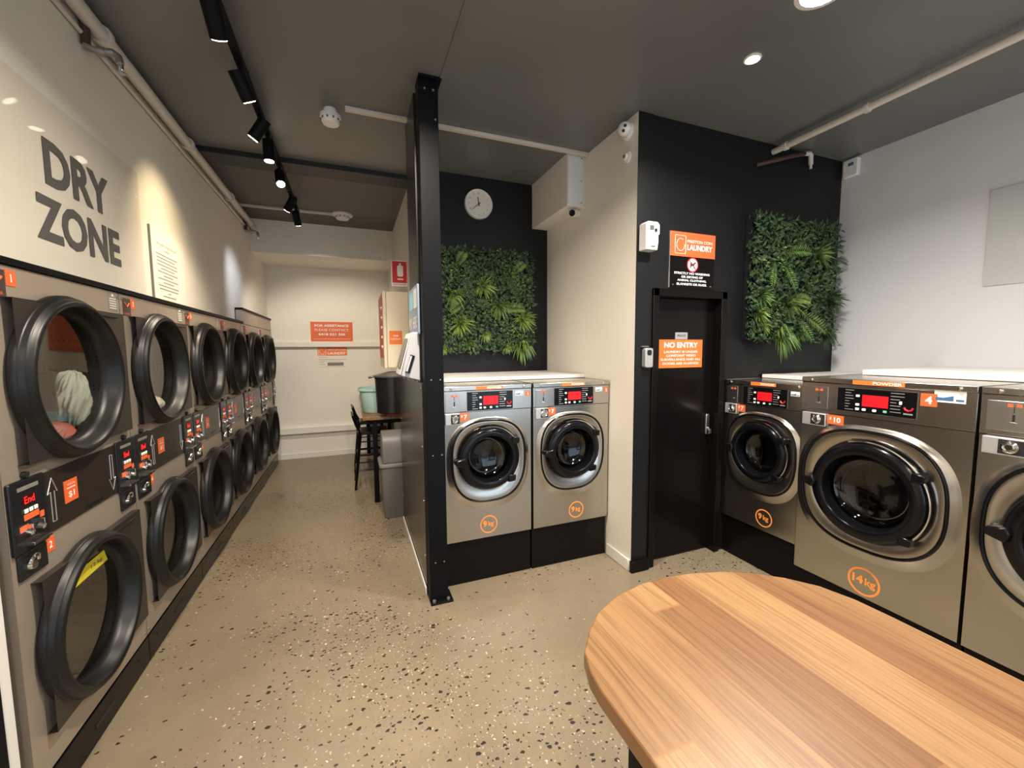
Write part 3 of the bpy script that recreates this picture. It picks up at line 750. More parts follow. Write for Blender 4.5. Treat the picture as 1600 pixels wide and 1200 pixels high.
# ------------------------------------------------------------------ things on the black alcove wall and partition
t = thing('wall_clock', 'round white wall clock on the black alcove wall', 'clock', (1.123, 3.699, 2.916))
G().lathe([(.0, -.022), (.118, -.022)], 0, 0, 64).obj('clock_face', 'paper', t)
G().lathe([(.116, -.020), (.120, -.030), (.128, -.030), (.130, 0)], 0, 0, 64).obj('rim', 'plastic_white', t, ang=50)
g = G()
for k in range(1, 13):
    a = R(30*k); g.text(str(k), math.sin(a)*.093, math.cos(a)*.093, .014, None, -.0228, .01)
g.obj('numerals', 'ink', t, smooth=False)
def hand(ang, L, wd): 
    s, c = math.sin(R(ang)), math.cos(R(ang)); 
    return [(-s*.02-c*wd, -c*.02+s*wd), (s*L-c*wd*.6, c*L+s*wd*.6), (s*L+c*wd*.6, c*L-s*wd*.6), (-s*.02+c*wd, -c*.02-s*wd)]
G().panel(hand(349, .06, .0045), -.026, -.0245).obj('hour_hand', 'ink', t, smooth=False)
G().panel(hand(229, .088, .0032), -.0285, -.027).obj('minute_hand', 'ink', t, smooth=False)
G().lathe([(.007, -.022), (.007, -.031)], 0, 0, 16, cap=True).obj('hub', 'ink', t)

def plant_panel(name, label, x0, x1, z0, z1, yw, seed, tufts, ferns):
    rnd = random.Random(seed)
    t = thing(name, label, 'plant panel', ((x0+x1)/2, yw, z0), 0, 'artificial greenery panels')
    W, H = x1-x0, z1-z0
    G().box(-W/2+.01, W/2-.01, -.035, -.002, .01, H-.01).obj('backing_board', 'plastic_black', t, smooth=False)
    def leaf(g, p, d, n, L, wd, fold=.25):
        d = d.normalized(); s = d.cross(n); s = s.normalized() if s.length > 1e-4 else Vector((1, 0, 0)); up = s.cross(d)
        a = p; m1 = p+d*L*.45+up*L*.10; e = p+d*L-up*L*.12
        g.add([a, m1+s*wd-up*wd*fold, e, m1-s*wd-up*wd*fold, m1], [(0, 1, 4), (1, 2, 4), (2, 3, 4), (3, 0, 4)])
    out = Vector((0, -1, 0))
    def bushy(g, n, lo, hi, zmin, zmax, xmin=-W/2, xmax=W/2):
        for _ in range(n):
            x, z = rnd.uniform(xmin, xmax), rnd.uniform(zmin, zmax)
            y = -rnd.uniform(.025, .10)
            d = Vector((rnd.gauss(0, .7), -rnd.uniform(.2, 1.1), rnd.gauss(-.1, .7)))
            L = rnd.uniform(lo, hi); leaf(g, Vector((x, y, z)), d, out if abs(d.normalized().y) < .9 else Vector((0, 0, 1)), L, L*rnd.uniform(.16, .3))
    g = G(); bushy(g, 3600, .03, .062, 0, H); o = g.obj('foliage', 'leaf', t, smooth=False); o['kind'] = 'stuff'
    g = G()
    for _ in range(26):
        cx, cz = rnd.uniform(-W/2, W/2-.1), rnd.uniform(0, H-.1)
        bushy(g, 38, .02, .042, cz-.02, cz+.13, cx-.02, cx+.12)
    o = g.obj('foliage', 'leaf_mid', t, smooth=False); o['kind'] = 'stuff'
    for (u, v, r, m, hang) in tufts:
        g = G(); p = Vector((-W/2+W*u, -.07, H*v))
        for k in range(54):
            a = rnd.uniform(0, 2*PI); e = rnd.uniform(.25, 1.1)
            d = Vector((math.cos(a)*e, -rnd.uniform(.5, 1.0), math.sin(a)*e-.25*hang))
            L = r*1.12*rnd.uniform(.6, 1.0); d.normalize(); s = d.cross(Vector((0, 1, 0))).normalized(); wd = r*.045
            q1 = p+d*L*.5; q2 = q1+(d+Vector((0, .1, -.45-hang*.6))).normalized()*L*.5
            g.add([p-s*wd*.6, p+s*wd*.6, q1+s*wd, q1-s*wd, q2], [(0, 1, 2, 3), (3, 2, 4)])
        g.obj('plant_tuft', m, t, smooth=False)
    for (u, v, ang, L, m) in ferns:
        g = G(); p = Vector((-W/2+W*u, -.075, H*v)); d = Vector((math.cos(R(ang)), -.35, math.sin(R(ang)))).normalized()
        pts = [p+d*L*k/14+Vector((0, .02*(k/14)**2*L*3, -.25*L*(k/14)**2)) for k in range(15)]
        g.tube(pts, .002, 5)
        for k in range(2, 15):
            l = L*.22*math.sin(PI*min(1, (16-k)/15.))+.012
            s = d.cross(Vector((0, 1, 0))).normalized()
            for sg in (1, -1): leaf(g, pts[k], s*sg+d*.7+Vector((0, -.15, -.1)), out, l, l*.13)
        g.obj('fern_frond', m, t, smooth=False)
    return t
plant_panel('plant_panel', 'square artificial greenery panel under the wall clock', .735, 1.635, 1.585, 2.50, 3.699, 3,
    [(.44, .63, .15, 'leaf_light', 0), (.20, .27, .16, 'leaf_light', 0), (.87, .32, .16, 'leaf_light', 0), (.45, .18, .11, 'leaf_light', 1), (.86, .06, .20, 'leaf_mid', 1.6), (.62, .45, .16, 'leaf_mid', .4), (.14, .55, .16, 'leaf_mid', .6), (.03, .04, .09, 'leaf_light', .8), (.69, .05, .09, 'leaf_light', .8), (.30, .08, .10, 'leaf_mid', .6)],
    [(.16, .78, 70, .22, 'leaf_mid'), (.22, .80, -70, .24, 'leaf'), (.75, .74, 60, .22, 'leaf_mid'), (.68, .80, -60, .2, 'leaf'), (.62, .40, 20, .24, 'leaf_mid'), (.55, .42, 150, .2, 'leaf'), (.3, .5, 200, .2, 'leaf_mid')])
plant_panel('plant_panel', 'artificial greenery panel in the corner beside the black door', 2.815, 3.79, 1.66, 2.60, 2.338, 5,
    [(.40, .30, .16, 'leaf_mid', .2), (.72, .72, .15, 'leaf_mid', 0), (.30, .05, .23, 'leaf_mid', 1.8), (.10, .35, .12, 'leaf_mid', 0), (.08, .22, .12, 'leaf_light', 0), (.12, .12, .10, 'leaf_light', .4), (.9, .35, .16, 'leaf', 0), (.86, .05, .16, 'leaf', 1.4), (.55, .06, .1, 'leaf_mid', .8)],
    [(.30, .70, 20, .26, 'leaf_mid'), (.30, .68, -60, .22, 'leaf_mid'), (.25, .66, 240, .2, 'leaf_mid'), (.50, .25, -20, .28, 'leaf_mid'), (.48, .22, -45, .22, 'leaf_mid'), (.93, .70, 5, .14, 'leaf'), (.4, .34, 10, .2, 'leaf_light')])

# cameras and detectors
t = thing('security_camera', 'white dome security camera high on the cream partition', 'security camera', (1.819, 2.44, 3.075))
G(Matrix.Rotation(-PI/2, 4, 'Z')).lathe([(.058, 0), (.060, -.012), (.052, -.030), (.045, -.034)], 0, 0, 32, cap=True).obj('base', 'plastic_white', t)
g = G(); q = Vector((-.055, -.03, -.005)); 
g.rings([[q+Vector((math.cos(a)*math.sin(b)*.045, math.sin(a)*math.sin(b)*.045, math.cos(b)*.045)) for a in [2*PI*i/24 for i in range(24)]] for b in [PI*k/14 for k in range(15)]]); g.obj('eyeball', 'plastic_white', t, ang=80)
g = G(); dd = Vector((-.62, -.72, -.3)).normalized(); sd = dd.cross(Vector((0, 0, 1))).normalized(); ud = sd.cross(dd)
for k in (-1, 1): c0 = q+ud*.014*k-sd*.006*k; g.cyl(c0+dd*.036, c0+dd*.046, .010, n=16)
g.obj('lens', 'ring_gloss', t)
t = thing('security_camera', 'small white bullet camera below the bulkhead box', 'security camera', (1.819, 3.10, 2.735))
g = G().cyl((0, 0, 0), (-.018, 0, 0), .030, n=20).tube([(-.015, 0, 0), (-.04, -.02, -.005), (-.05, -.03, -.01)], .012, 10); g.obj('mount', 'plastic_white', t)
a0, a1 = Vector((-.035, -.015, -.005)), Vector((-.105, -.075, -.030)); G().tube([a0, a1], .030, 20).obj('body', 'plastic_white', t)
G().cyl(a1, a1+(a1-a0).normalized()*.004, .026, n=20).obj('lens', 'ring_gloss', t)
t = thing('motion_sensor', 'small round white sensor below the dome camera', 'sensor', (1.819, 2.44, 2.91))
G(Matrix.Rotation(-PI/2, 4, 'Z')).lathe([(.038, 0), (.036, -.016), (.022, -.022), (.020, -.036)], 0, 0, 28, cap=True).obj('body', 'plastic_white', t)
G(Matrix.Rotation(-PI/2, 4, 'Z')).lathe([(.012, -.036), (.010, -.040)], 0, 0, 16, cap=True).obj('lens', 'plastic_grey', t)

def detector(label, x, y, z, s=1.0, tall=False):
    t = thing('smoke_detector', label, 'smoke detector', (x, y, z))
    if tall: G().lathez([(.04, 0), (.04, -.03), (.062, -.034), (.064, -.055)], 0, 0, 28, cap1=True).obj('base', 'plastic_white', t, ang=40); o = -.055
    else: G().lathez([(.085*s, 0), (.085*s, -.015), (.075*s, -.022)], 0, 0, 32, cap1=True).obj('base', 'plastic_white', t, ang=40); o = -.022
    G().lathez([(.055*s, o), (.056*s, o-.022), (.048*s, o-.036), (.02*s, o-.040)], 0, 0, 32, cap1=True).obj('cap', 'plastic_white', t, ang=40)
    g = G()
    for k in range(10):
        a = 2*PI*k/10; c, s_ = math.cos(a), math.sin(a); r = .0565*s
        g.cyl((c*r, s_*r, o-.006), (c*r, s_*r, o-.018), .006, n=6)
    split_obj(g, 'vent_slot', 'plastic_grey', t)
    return t
detector('white smoke detector hanging from the dark ceiling near the black post', -.07, 3.03, ZF-.001, 1, True)
detector('broad round white smoke detector on the rear ceiling', -.04, 5.42, ZB-.001, 1.35)
def conduit(label, pts, r, clips=(), m='pipe_white'):
    t = thing('conduit', label, 'pipe', pts[0])
    o = Vector(pts[0]); G().tube([Vector(p)-o for p in pts], r, 12).obj('pipe', m, t, ang=60)
    if clips:
        d = (Vector(pts[-1])-o).normalized(); g = G()
        for c in clips: g.cyl(d*c-d*.012, d*c+d*.012, r*1.35, n=14)
        split_obj(g, 'clip', 'pipe_white', t)
    return t
tag(G().box(.02, 1.818, 2.945, 2.985, ZF-.022, ZF-.001).obj('cable_trunking', 'pipe_white', bevel=.002), 'straight white cable trunking crossing the ceiling to the partition', 'trunking')
tag(G().box(XL+.01, -.15, 5.40, 5.44, ZB-.022, ZB-.001).obj('cable_trunking', 'pipe_white', bevel=.002), 'white cable trunking on the rear ceiling by the broad detector', 'trunking')
conduit('long cream pipe running along the top of the left wall', [(-1.052, FRONT+.05, 3.105), (-1.052, 6.60, 3.105)], .033, [2.2, 4.3, 5.2, 6.3, 7.4, 8.3])
conduit('thin cream pipe below the large pipe on the left wall', [(-1.085, FRONT+.05, 3.045), (-1.085, 6.55, 3.045)], .010)
conduit('white pipe slanting across the ceiling at upper right', [(3.077, 2.333, 3.10), (3.077, -2.3, 3.10)], .022, [.10, .62, 2.1])
# sprinkler arms
def sprinkler(label, loc, rz, L):
    t = thing('wall_sprinkler', label, 'sprinkler', loc, rz)
    G().cyl((0, -.022, L), (0, -.022, .0), .018, n=14).obj('drop_pipe', 'rust', t)
    G().tube([(0, -.022, .01), (0, -.026, -.010), (0, -.06, -.018), (.005, -.115, -.010), (.01, -.132, -.018), (.01, -.138, -.05)], .016, 12).cyl((.002, -.065, -.018), (.003, -.088, -.015), .021, n=12).obj('elbow', 'galv', t, ang=70)
    G().cyl((.01, -.138, -.045), (.01, -.138, -.075), .010, n=10).cyl((.01, -.138, -.090), (.01, -.138, -.093), .017, n=14).cyl((0, -.138, -.07), (.002, -.138, -.09), .003, n=6).cyl((.02, -.138, -.07), (.018, -.138, -.09), .003, n=6).obj('nozzle', 'chrome', t)
    return t
sprinkler('near wall sprinkler with a brown drop pipe above the lettering', (-1.098, 2.56, 3.0), PI/2, .14)
sprinkler('far wall sprinkler with a brown drop pipe near the back wall', (-1.098, 5.61, 2.99), PI/2, .13)
t = thing('wall_sprinkler', 'brown branch pipe with a pale nozzle on the black wall', 'sprinkler', (2.92, 2.338, 3.02))
G().tube([(0, 0, -.035), (.02, -.035, -.035), (.30, -.04, .055), (.46, -.04, .10)], .016, 12).obj('branch_pipe', 'rust', t, ang=70)
G().tube([(.46, -.04, .10), (.52, -.04, .112), (.535, -.04, .10), (.54, -.04, .03)], .017, 12).cyl((.54, -.04, .03), (.54, -.04, .0), .010, n=10).obj('nozzle', 'pipe_white', t, ang=70)
t = thing('alarm_box', 'small white alarm box at the top corner of the grey wall', 'alarm', (3.918, 2.25, 3.00), -PI/2)
G().box(-.06, .05, -.045, 0, 0, .14).obj('housing', 'plastic_white', t, bevel=.008)
G().box(-.02, .02, -.047, -.045, .085, .11).obj('indicator', 'blue', t, bevel=.001)

# dispenser, key box
t = thing('air_freshener', 'white air freshener dispenser on the black wall by the partition', 'dispenser', (1.885, YD-.007, 2.255))
G().panel([(-.05, 0), (.045, 0), (.052, .05), (.052, .10), (.062, .105), (.062, .165), (.045, .185), (-.035, .185), (-.05, .17)], -.075, 0).obj('housing', 'plastic_white', t, bevel=.006)
G().box(-.02, .01, -.078, -.075, .128, .158).box(-.01, .025, -.077, -.075, .02, .027).obj('sensor_window', 'plastic_grey', t, smooth=False)
G().cyl((.025, -.075, .128), (.025, -.080, .128), .012, n=16).obj('nozzle', 'chrome', t)
t = thing('key_box', 'small grey combination key box on the black wall left of the door', 'key box', (1.91, YD-.007, 1.47))
G().panel(rbox(-.033, .033, 0, .135, .014), -.040, 0).obj('body', 'silver', t, bevel=.004)
G().panel(rbox(-.018, .018, .085, .122, .012), -.042, -.040).obj('shutter', 'plastic_black', t, smooth=False)
G().box(-.05, .01, -.02, -.002, .142, .150).obj('bracket', 'plastic_grey', t, smooth=False)

# ------------------------------------------------------------------ signs
t = thing('laundry_sign', 'orange and black laundry sign with a no-dogs symbol above the door', 'sign', (2.308, YD-.001, 2.03))
G().box(-.208, .208, -.006, 0, 0, .388).obj('black_board', 'black_satin', t, smooth=False)
b = G().box(-.208, .208, -.009, -.0065, .222, .390).obj('orange_header', 'orange', t, smooth=False)
g = G(); g.tube([(x, -.0098, z) for x, z in rbox(-.165, -.070, .240, .365, .008, 3)], .0018, 5, closed=True)
g.tube([(-.115+math.cos(a)*.036, -.0098, .302+math.sin(a)*.042) for a in [R(55)+R(310)*k/30 for k in range(31)]], .0018, 5)
g.obj('emblem', 'white_vinyl', b)
G().text('PRESTON COIN', .062, .330, .020, .235, -.0098, .008).text('LAUNDRY', .062, .288, .040, .235, -.0098, .03).obj('lettering', 'white_vinyl', b, smooth=False)
b = G().lathe([(.047, -.0065), (.047, -.008)], .0, .168, 40, cap=True).obj('symbol_disc', 'white_vinyl', t, smooth=False)
G().lathe([(.052, -.0065), (.052, -.0085), (.044, -.0085), (.044, -.0065)], 0, .168, 40).tube([(-.032, -.0088, .200), (.032, -.0088, .136)], .003, 6).obj('symbol_ring', 'red', b)
G().panel([(-.024, .158), (-.022, .176), (-.030, .186), (-.018, .180), (.010, .178), (.018, .190), (.032, .186), (.026, .176), (.018, .172), (.016, .158), (.018, .142), (.012, .142), (.008, .158), (-.012, .158), (-.016, .142), (-.022, .142)], -.0084, -.0081).obj('dog_silhouette', 'ink', b, smooth=False)
G().text('STRICTLY NO WASHING', 0, .106, .016, .33, -.0068, .03).text('OR DRYING OF', 0, .081, .016, .20, -.0068, .03).text('ANIMAL CLOTHING,', 0, .056, .017, .27, -.0068, .03).text('BLANKETS OR RUGS.', 0, .030, .016, .28, -.0068, .03).obj('lettering', 'white_vinyl', t, smooth=False)
g = G()
for x in (-.175, .175): g.lathe([(.007, -.006), (.005, -.010)], x, .022, 12, cap=True)
split_obj(g, 'screw', 'chrome', t)
G().box(-.211, -.2085, -.010, 0, 0, .39).obj('edge_strip', 'silver', t, smooth=False)

t = thing('no_entry_sign', 'bright orange NO ENTRY sign stuck on the black door', 'sign', (2.285, 2.399, 1.458))
G().box(-.205, .205, -.004, 0, 0, .208).obj('board', 'orange_bright', t, smooth=False)
G().text('NO ENTRY', 0, .168, .042, .32, -.0048, .035).text('LAUNDRY IS UNDER', 0, .118, .017, .32, -.0048, .02).text('CONSTANT VIDEO', 0, .090, .017, .28, -.0048, .02).text('SURVEILLANCE AND ALL', 0, .062, .017, .38, -.0048, .02).text('DOORS ARE ALARMED', 0, .032, .017, .34, -.0048, .02).obj('lettering', 'white_vinyl', t, smooth=False)
t = thing('private_plate', 'small silver PRIVATE plate above the NO ENTRY sign', 'sign', (2.285, 2.399, 1.669))
G().box(-.058, .058, -.003, 0, 0, .05).obj('plate', 'silver', t, smooth=False)
G().text('PRIVATE', 0, .026, .018, .08, -.0036, .02).obj('lettering', 'ink', t, smooth=False)

t = thing('assistance_sign', 'orange FOR ASSISTANCE sign above the rail on the back wall', 'sign', (-.262, YB-.001, 1.748))
G().box(-.29, .29, -.006, 0, 0, .288).obj('board', 'orange', t, smooth=False)
G().text('FOR ASSISTANCE', 0, .232, .036, .47, -.007, .03).text('PLEASE CONTACT', 0, .168, .036, .47, -.007, 0).text('0418 521 336', 0, .103, .036, .37, -.007, .035).box(-.26, .26, -.007, -.006, .032, .036).obj('lettering', 'white_vinyl', t, smooth=False)
t = thing('notice', 'small laundry notice with an orange heading below the rail', 'notice', (-.268, YB-.001, 1.365))
G().box(-.205, .205, -.003, 0, 0, .292).obj('sheet', 'paper', t, smooth=False)
b = G().box(-.205, .205, -.004, -.003, .165, .292).obj('heading', 'orange_bright', t, smooth=False)
g = G().text('LAUNDRY', .06, .20, .038, .25, -.005, .03).text('PRESTON COIN', .06, .255, .022, .25, -.005, .01)
g.tube([(x, -.005, z) for x, z in rbox(-.19, -.09, .175, .282, .006, 3)], .003, 5, closed=True)
g.tube([(-.14+math.cos(a)*.036, -.005, .228+math.sin(a)*.038) for a in [R(55)+R(310)*k/20 for k in range(21)]], .003, 5)
g.obj('lettering', 'white_vinyl', b)
g = G().box(-.19, -.07, -.0036, -.003, .138, .142).box(-.19, .19, -.0036, -.003, .106, .111).box(-.19, -.08, -.0036, -.003, .084, .089).box(-.06, .12, -.0036, -.003, .084, .087).box(-.19, -.12, -.0036, -.003, .062, .067).box(-.19, -.10, -.0036, -.003, .030, .035)
g.obj('print', 'ink_soft', t, smooth=False)
G().panel(rbox(-.075, .15, .012, .062, .004, 3), -.0036, -.003).obj('grey_panel', 'label_grey', t, smooth=False)

# lettering on the left wall
LW = XL+.001
t = thing('dry_zone_lettering', 'large grey DRY ZONE letters on the cream left wall', 'lettering', (LW, 0, 0), PI/2)
def lw(u, v): pass
for s, x0, x1, z0, z1 in (('DRY', 2.23, 2.698, 2.268, 2.448), ('ZONE', 2.152, 2.767, 2.040, 2.218)):
    n = len(s)
    G().text(s, (x0+x1)/2, (z0+z1)/2, z1-z0, x1-x0, -.002, .035).obj('word', 'grey_text', t, smooth=False)
t = thing('wall_notice', 'tall pale printed notice sheet on the left wall right of the lettering', 'notice', (LW, 0, 0), PI/2)
G().box(3.12, 3.66, -.003, 0, 1.915, 2.36).obj('sheet', 'paper', t, smooth=False)
G().box(3.112, 3.12, -.010, 0, 1.915, 2.36).obj('edge_strip', 'label_grey', t, smooth=False)
g = G().text('WELCOME TO PRESTON COIN', 3.36, 2.275, .015, .30, -.0036).text('LAUNDRY', 3.36, 2.245, .015, .10, -.0036)
for k, (L, off) in enumerate(((.33, 0), (.28, -.02), (.31, 0), (.31, 0), (.21, .0), (.31, 0), (.15, 0), (.31, 0), (.16, 0), (.31, 0), (.29, 0), (.04, 0), (.20, 0))):
    z = 2.213-.0215*k; g.box(3.36+off-L/2, 3.36+off+L/2, -.0036, -.003, z-.0032, z+.0032)
g.obj('print', 'ink_soft', t, smooth=False)
tag(G().box(-1.0985, -1.094, 1.2, 3.02, 1.925, 2.615).obj('acrylic_sheet', 'acrylic', smooth=False), 'clear acrylic sheet over the DRY ZONE lettering', 'acrylic sheet')
tag(G().box(3.912, 3.9185, .2, 1.44, 1.995, 2.61).obj('acrylic_sheet', mat('glossy_pale_board', (.50, .50, .48), .08), bevel=.001), 'glossy pale board on the grey wall at the right edge', 'board')

# fire extinguisher sign
t = thing('fire_extinguisher_sign', 'red fire extinguisher location sign projecting above the cream cabinet', 'sign', (.58, 4.50, 2.27))
G().box(-.165, -.004, -.006, 0, 0, .265).obj('backing', 'white_vinyl', t, smooth=False)
G().box(-.155, -.008, -.0075, -.0062, .035, .255).obj('red_field', 'red', t, smooth=False)
G().panel(rbox(-.105, -.045, .10, .215, .018), -.009, -.0077).box(-.085, -.065, -.009, -.0077, .21, .238).box(-.105, -.045, -.009, -.0077, .066, .08).obj('extinguisher_symbol', 'white_vinyl', t, smooth=False)
G().text('FIRE EXTINGUISHER', -.082, .018, .013, .13, -.007, .02).obj('lettering', 'red', t, smooth=False)

# soap vending cabinet on passage wall
t = thing('soap_vending_cabinet', 'cream soap dispenser cabinet hung on the passage wall above the tubs', 'cabinet', (.578, 4.46, 1.42))
G().box(-.228, -.002, 0, .62, 0, .79).obj('body', 'cream_metal', t, bevel=.006)
b = G().box(-.262, -.230, -.004, .624, -.004, .795).obj('front_door', 'cream_metal', t, bevel=.006)
G().box(-.2655, -.2625, .03, .59, .10, .76).obj('front_graphic', 'orange', b, smooth=False)
g = G()
for z in (.62, .52, .42, .32, .22): g.cyl((-.2655, .07, z), (-.280, .07, z), .016, n=14)
split_obj(g, 'knob', 'plastic_white', b)
b = G().box(-.205, -.075, -.003, -.0005, .245, .385).obj('side_sticker', 'orange_bright', t, smooth=False)
G().text('SOAP', -.14, .333, .018, .05, -.0038, .03).text('DISPENSER', -.14, .300, .014, .10, -.0038, .005).obj('sticker_lettering', 'white_vinyl', b, smooth=False)

# ------------------------------------------------------------------ rear bar table, stools, tubs, bin
t = thing('bar_table', 'narrow timber-topped bar table with black legs in the rear passage', 'table', (.35, 5.6, 0))
G().box(-.268, .226, -1.18, 1.19, .885, .92).obj('tabletop', 'wood', t, bevel=.003)
for x, y in ((-.15, -1.12), (.17, -1.12), (-.15, 1.12), (.17, 1.12)): G().box(x-.025, x+.025, y-.03, y+.03, 0.001, .884).obj('leg', 'black_metal', t, bevel=.003)
G().box(-.15, .19, -1.13, -1.11, .84, .884).box(-.16, -.14, -1.1, 1.1, .84, .884).obj('apron', 'black_metal', t)
def make_stool():
    t = thing('bar_stool', '', 'stool', (0, 0, 0), 0, 'black metal bar stools')
    G().panel([(0, 0)]*3, 0, 0) if False else None
    g = G(); poly = rbox(-.17, .17, -.17, .17, .05); g.prism(poly, .655, .668); g.prism([(x*.97, y*.97) for x, y in poly], .630, .656)
    g.obj('seat', 'ring_gloss', t, bevel=.004)
    for sx in (-1, 1):
        for sy in (-1, 1):
            G().tube([(sx*.14, sy*.14, .64), (sx*.21, sy*.19, 0.002)], [.020, .014], 8).obj('leg', 'ring_gloss', t)
    g = G()
    for z, k in ((.22, .19), (.40, .17)):
        for a, b_ in (((-1, -1), (1, -1)), ((1, -1), (1, 1)), ((1, 1), (-1, 1)), ((-1, 1), (-1, -1))): g.tube([(a[0]*k*1.02, a[1]*k*.93, z), (b_[0]*k*1.02, b_[1]*k*.93, z)], .008, 8)
    g.obj('foot_rail', 'ring_gloss', t)
    pts = [(-.14, -.15, .66), (-.18, -.16, .74), (-.215, -.14, .85), (-.225, 0, .88), (-.215, .14, .85), (-.18, .16, .74), (-.14, .15, .66)]
    G().tube(pts, .013, 8).obj('back_frame', 'ring_gloss', t)
    n = 10; rr = [[(-.17-.045*k-.02*math.cos(PI*(i/n-.5)), -.13+.26*i/n, .70+.17*k) for i in range(n+1)] for k in (.25, 1)]
    G().rings(rr, closed=False).obj('back_plate', 'ring_gloss', t)
    return t
s0 = make_stool(); s0.location = (.20, 5.14, 0); s0['label'] = 'nearer black metal bar stool tucked under the rear bar table'
s1 = dup(s0, (.20, 5.85, 0), 0, 'farther black metal bar stool beyond the first at the rear bar table')
t = thing('laundry_tub', 'pale teal plastic tub on the rear bar table', 'tub', (.235, 4.82, .921))
G().lathez([(.0, 0), (.135, 0), (.145, .01), (.170, .235), (.182, .240), (.184, .275), (.172, .275), (.168, .24), (.140, .015), (0, .012)], 0, 0, 40).obj('body', 'teal', t, ang=40)
G().lathez([(.185, .240), (.189, .243), (.189, .256), (.185, .26)], 0, 0, 40).obj('rim_band', 'teal', t)
t = thing('waste_tub', 'large black plastic tub with a lid in front of the teal tub', 'tub', (.385, 4.44, .955))
G().lathez([(.0, 0), (.150, 0), (.160, .01), (.172, .36), (.178, .362), (.178, .378)], 0, 0, 44).obj('body', 'plastic_black', t, ang=40)
G().lathez([(.19, .376), (.19, .39), (.10, .412), (.03, .43), (.0, .432)], 0, 0, 44).tube([(-.19, 0, .38), (-.225, 0, .372), (-.225, 0, .36)], .012, 8).obj('lid', mat('dark_grey_lid', (.07, .065, .06), .35), t, ang=40)
tag(G().prism([(.30+a, 4.42+b) for a, b in rbox(0, .22, 0, .22, .03)], .921, .954).obj('tray', 'red', bevel=.004), 'small red tray under the black tub on the rear table', 'tray')

t = thing('waste_bin', 'grey rectangular waste bin with a swing lid beside the side panel', 'bin', (.40, 4.12, 0))
def taper(g, x0, x1, y0, y1, k, z0, z1):
    cx, cy = (x0+x1)/2, (y0+y1)/2
    P = rbox(x0, x1, y0, y1, .03, 3)
    return g.rings([[(cx+(x-cx)*k, cy+(y-cy)*k, z0) for x, y in P], [(x, y, z1) for x, y in P]], True, True, True)
taper(G(), -.185, .185, -.17, .17, .86, .002, .50).obj('body', 'plastic_grey', t, ang=40)
G().prism(rbox(-.195, .195, -.18, .18, .035), .50, .53).obj('rim', mat('light_grey_plastic', (.19, .18, .17), .4), t, bevel=.004)
rr = []
for k in range(9):
    a = PI*k/8; rr.append([(x, -.14*math.cos(a)*1.0, .53+.32*math.sin(a)**.6) for x in (-.165, .165)])
g = G(); P = [(-.14*math.cos(PI*k/12), .53+.30*max(0, math.sin(PI*k/12))**.55) for k in range(13)]
g.rings([[(x, y, z) for y, z in P] for x in (-.165, .165)], True, True, True); g.obj('swing_lid', 'plastic_grey', t, bevel=.01)

# ------------------------------------------------------------------ timber table in the foreground
t = thing('timber_table', 'large oak plank table with a rounded end in the foreground', 'table', (0, 0, 0))
poly = [(.44, -2.2), (.44, .655), (.445, .70), (.465, .757), (.515, .815), (.574, .866), (.66, .906), (.756, .928), (.85, .930), (.938, .918), (1.03, .89), (1.103, .855), (1.175, .795), (1.225, .729), (1.248, .65), (1.252, .57), (1.252, -2.2)]
G().prism(poly, .880, .92).obj('tabletop', 'wood', t, bevel=.004)
for x, y in ((.56, .62), (1.13, .55), (.56, -1.9), (1.13, -1.9)): G().box(x-.045, x+.045, y-.04, y+.04, .001, .879).obj('leg', 'black_metal', t, bevel=.003)
G().box(.53, .59, -1.85, .57, .83, .879).box(1.10, 1.16, -1.85, .50, .83, .879).box(.60, 1.09, .56, .60, .83, .879).obj('apron', 'black_metal', t)

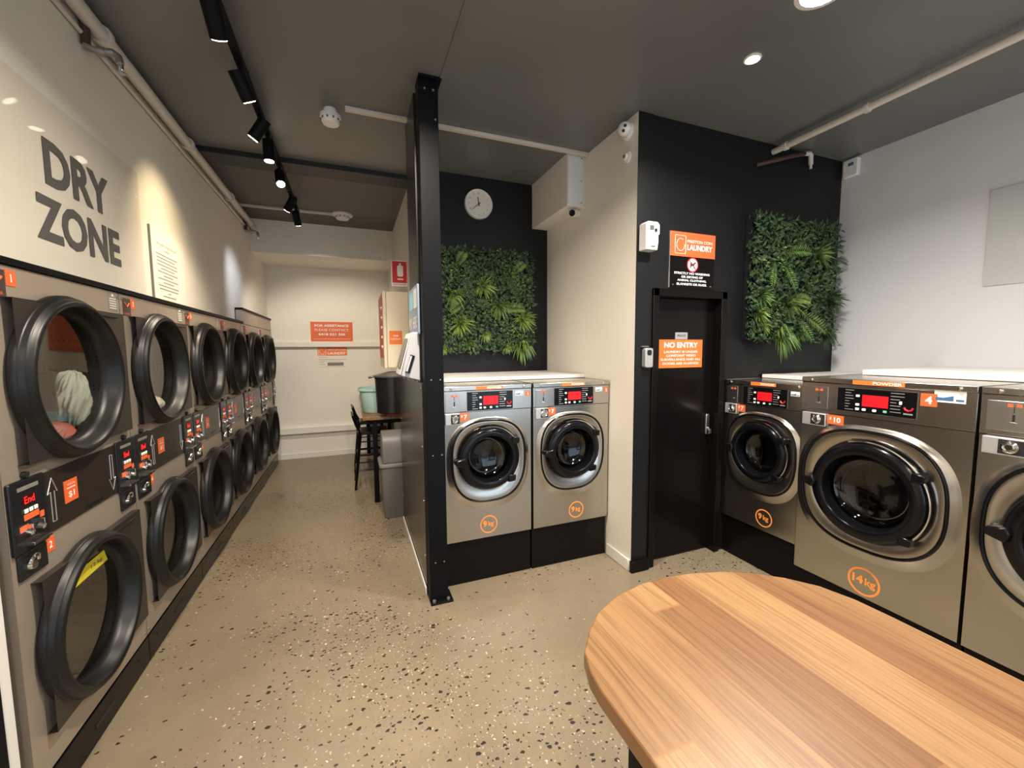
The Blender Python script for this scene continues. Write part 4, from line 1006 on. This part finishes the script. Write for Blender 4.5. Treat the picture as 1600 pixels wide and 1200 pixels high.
# ------------------------------------------------------------------ lights of the room
tk = thing('lighting_track', 'black ceiling lighting track over the passage', 'lighting track', (-.49, 1.3, 3.115))
G().box(-.018, .018, 0, 3.87, -.015, .015).obj('rail', 'black_metal', tk, smooth=False)
g = G()
for y in (.3, 1.5, 2.35): g.cyl((0, y, .015), (0, y, ZF-3.116), .012, n=8)
for y in (2.9, 3.7): g.cyl((0, y, .015), (0, y, ZB-3.116), .012, n=8)
split_obj(g, 'hanger', 'black_metal', tk)
def track_spot(label, y, aim, power, ang=38, col=WARM, lit=True):
    P = Vector((-.49, y, 3.01)); a = (Vector(aim)-P).normalized()
    t = thing('track_spotlight', label, 'spotlight', P, 0, 'black track spotlights')
    G().cyl((0, 0, 0), (0, 0, .099), .010, n=10).box(-.016, .016, -.05, .05, .085, .099).obj('stem', 'black_metal', t)
    G().cyl(-a*.065, a*.075, .036, n=24).obj('body', 'black_metal', t, ang=40)
    G().cyl(a*.0755, a*.079, .030, n=24).obj('lens', 'lamp', t)
    spot('spot_beam', P+a*.085, Vector(aim), power, col, ang, 1.0 if aim[0] < -1 else .6, .03)
track_spot('track spotlight at the top edge of the photo, nearest the viewer', 2.18, (-.2, 4.9, .0), 110, 60)
track_spot('track spotlight with a bright round lamp face, second from the viewer', 2.66, (-.02, 3.35, 1.9), 60, 90)
track_spot('track spotlight turned sideways towards the left wall', 3.12, (-1.1, 3.36, 2.15), 50, 78, (1, .78, .46))
track_spot('middle track spotlight with a bright lamp face above the passage', 3.42, (-.45, 3.4, 0), 75, 110)
track_spot('extra track spotlight added under the rear ceiling to light the back wall', 5.0, (-.1, 6.8, .5), 120, 100)  # extra lamp on the track, added to brighten the rear passage
track_spot('track spotlight aimed back at the viewer, second from the far end', 3.92, (-.3, 3.0, 1.6), 20, 70)
track_spot('farthest track spotlight, its lamp face almost hidden', 4.55, (-1.1, 5.15, 2.1), 40, 56, COOL)
def downlight(label, x, y, r, m, power, col=NEUT, z=ZF, spread=150):
    t = thing('downlight', label, 'ceiling light', (x, y, z-.001), 0)
    G().lathez([(r*1.25, 0), (r*1.25, -.004), (r, -.006), (r, -.002)], 0, 0, 32).obj('bezel', 'plastic_white', t, ang=40)
    G().lathez([(r, -.0045), (0, -.0045)], 0, 0, 32).obj('lens', m, t)
    if power: area('downlight_beam', (x, y, z-.02), (0, 0, -1), r*2, r*2, power, col, spread, 'DISK')
downlight('very bright downlight at the top edge of the photo', 1.98, 1.30, .085, 'lamp_hot', 52)
downlight('small pale downlight on the ceiling beside the bright one', 2.08, 1.72, .035, 'lamp', 0)
downlight('unseen downlight added to brighten the cream partition', .35, 1.65, .07, 'lamp_hot', 62, WARM)  # lamp out of view, added so the partition's left face gets more light
downlight('unseen bright downlight added behind the viewer near the shop window', 1.98, -.6, .085, 'lamp_hot', 40)  # unseen lamp, added to light the room from behind the camera
downlight('unseen warm downlight added behind the viewer over the left side', -.2, -.6, .085, 'lamp_hot', 36, WARM)  # another unseen lamp, added for warm light on the left side
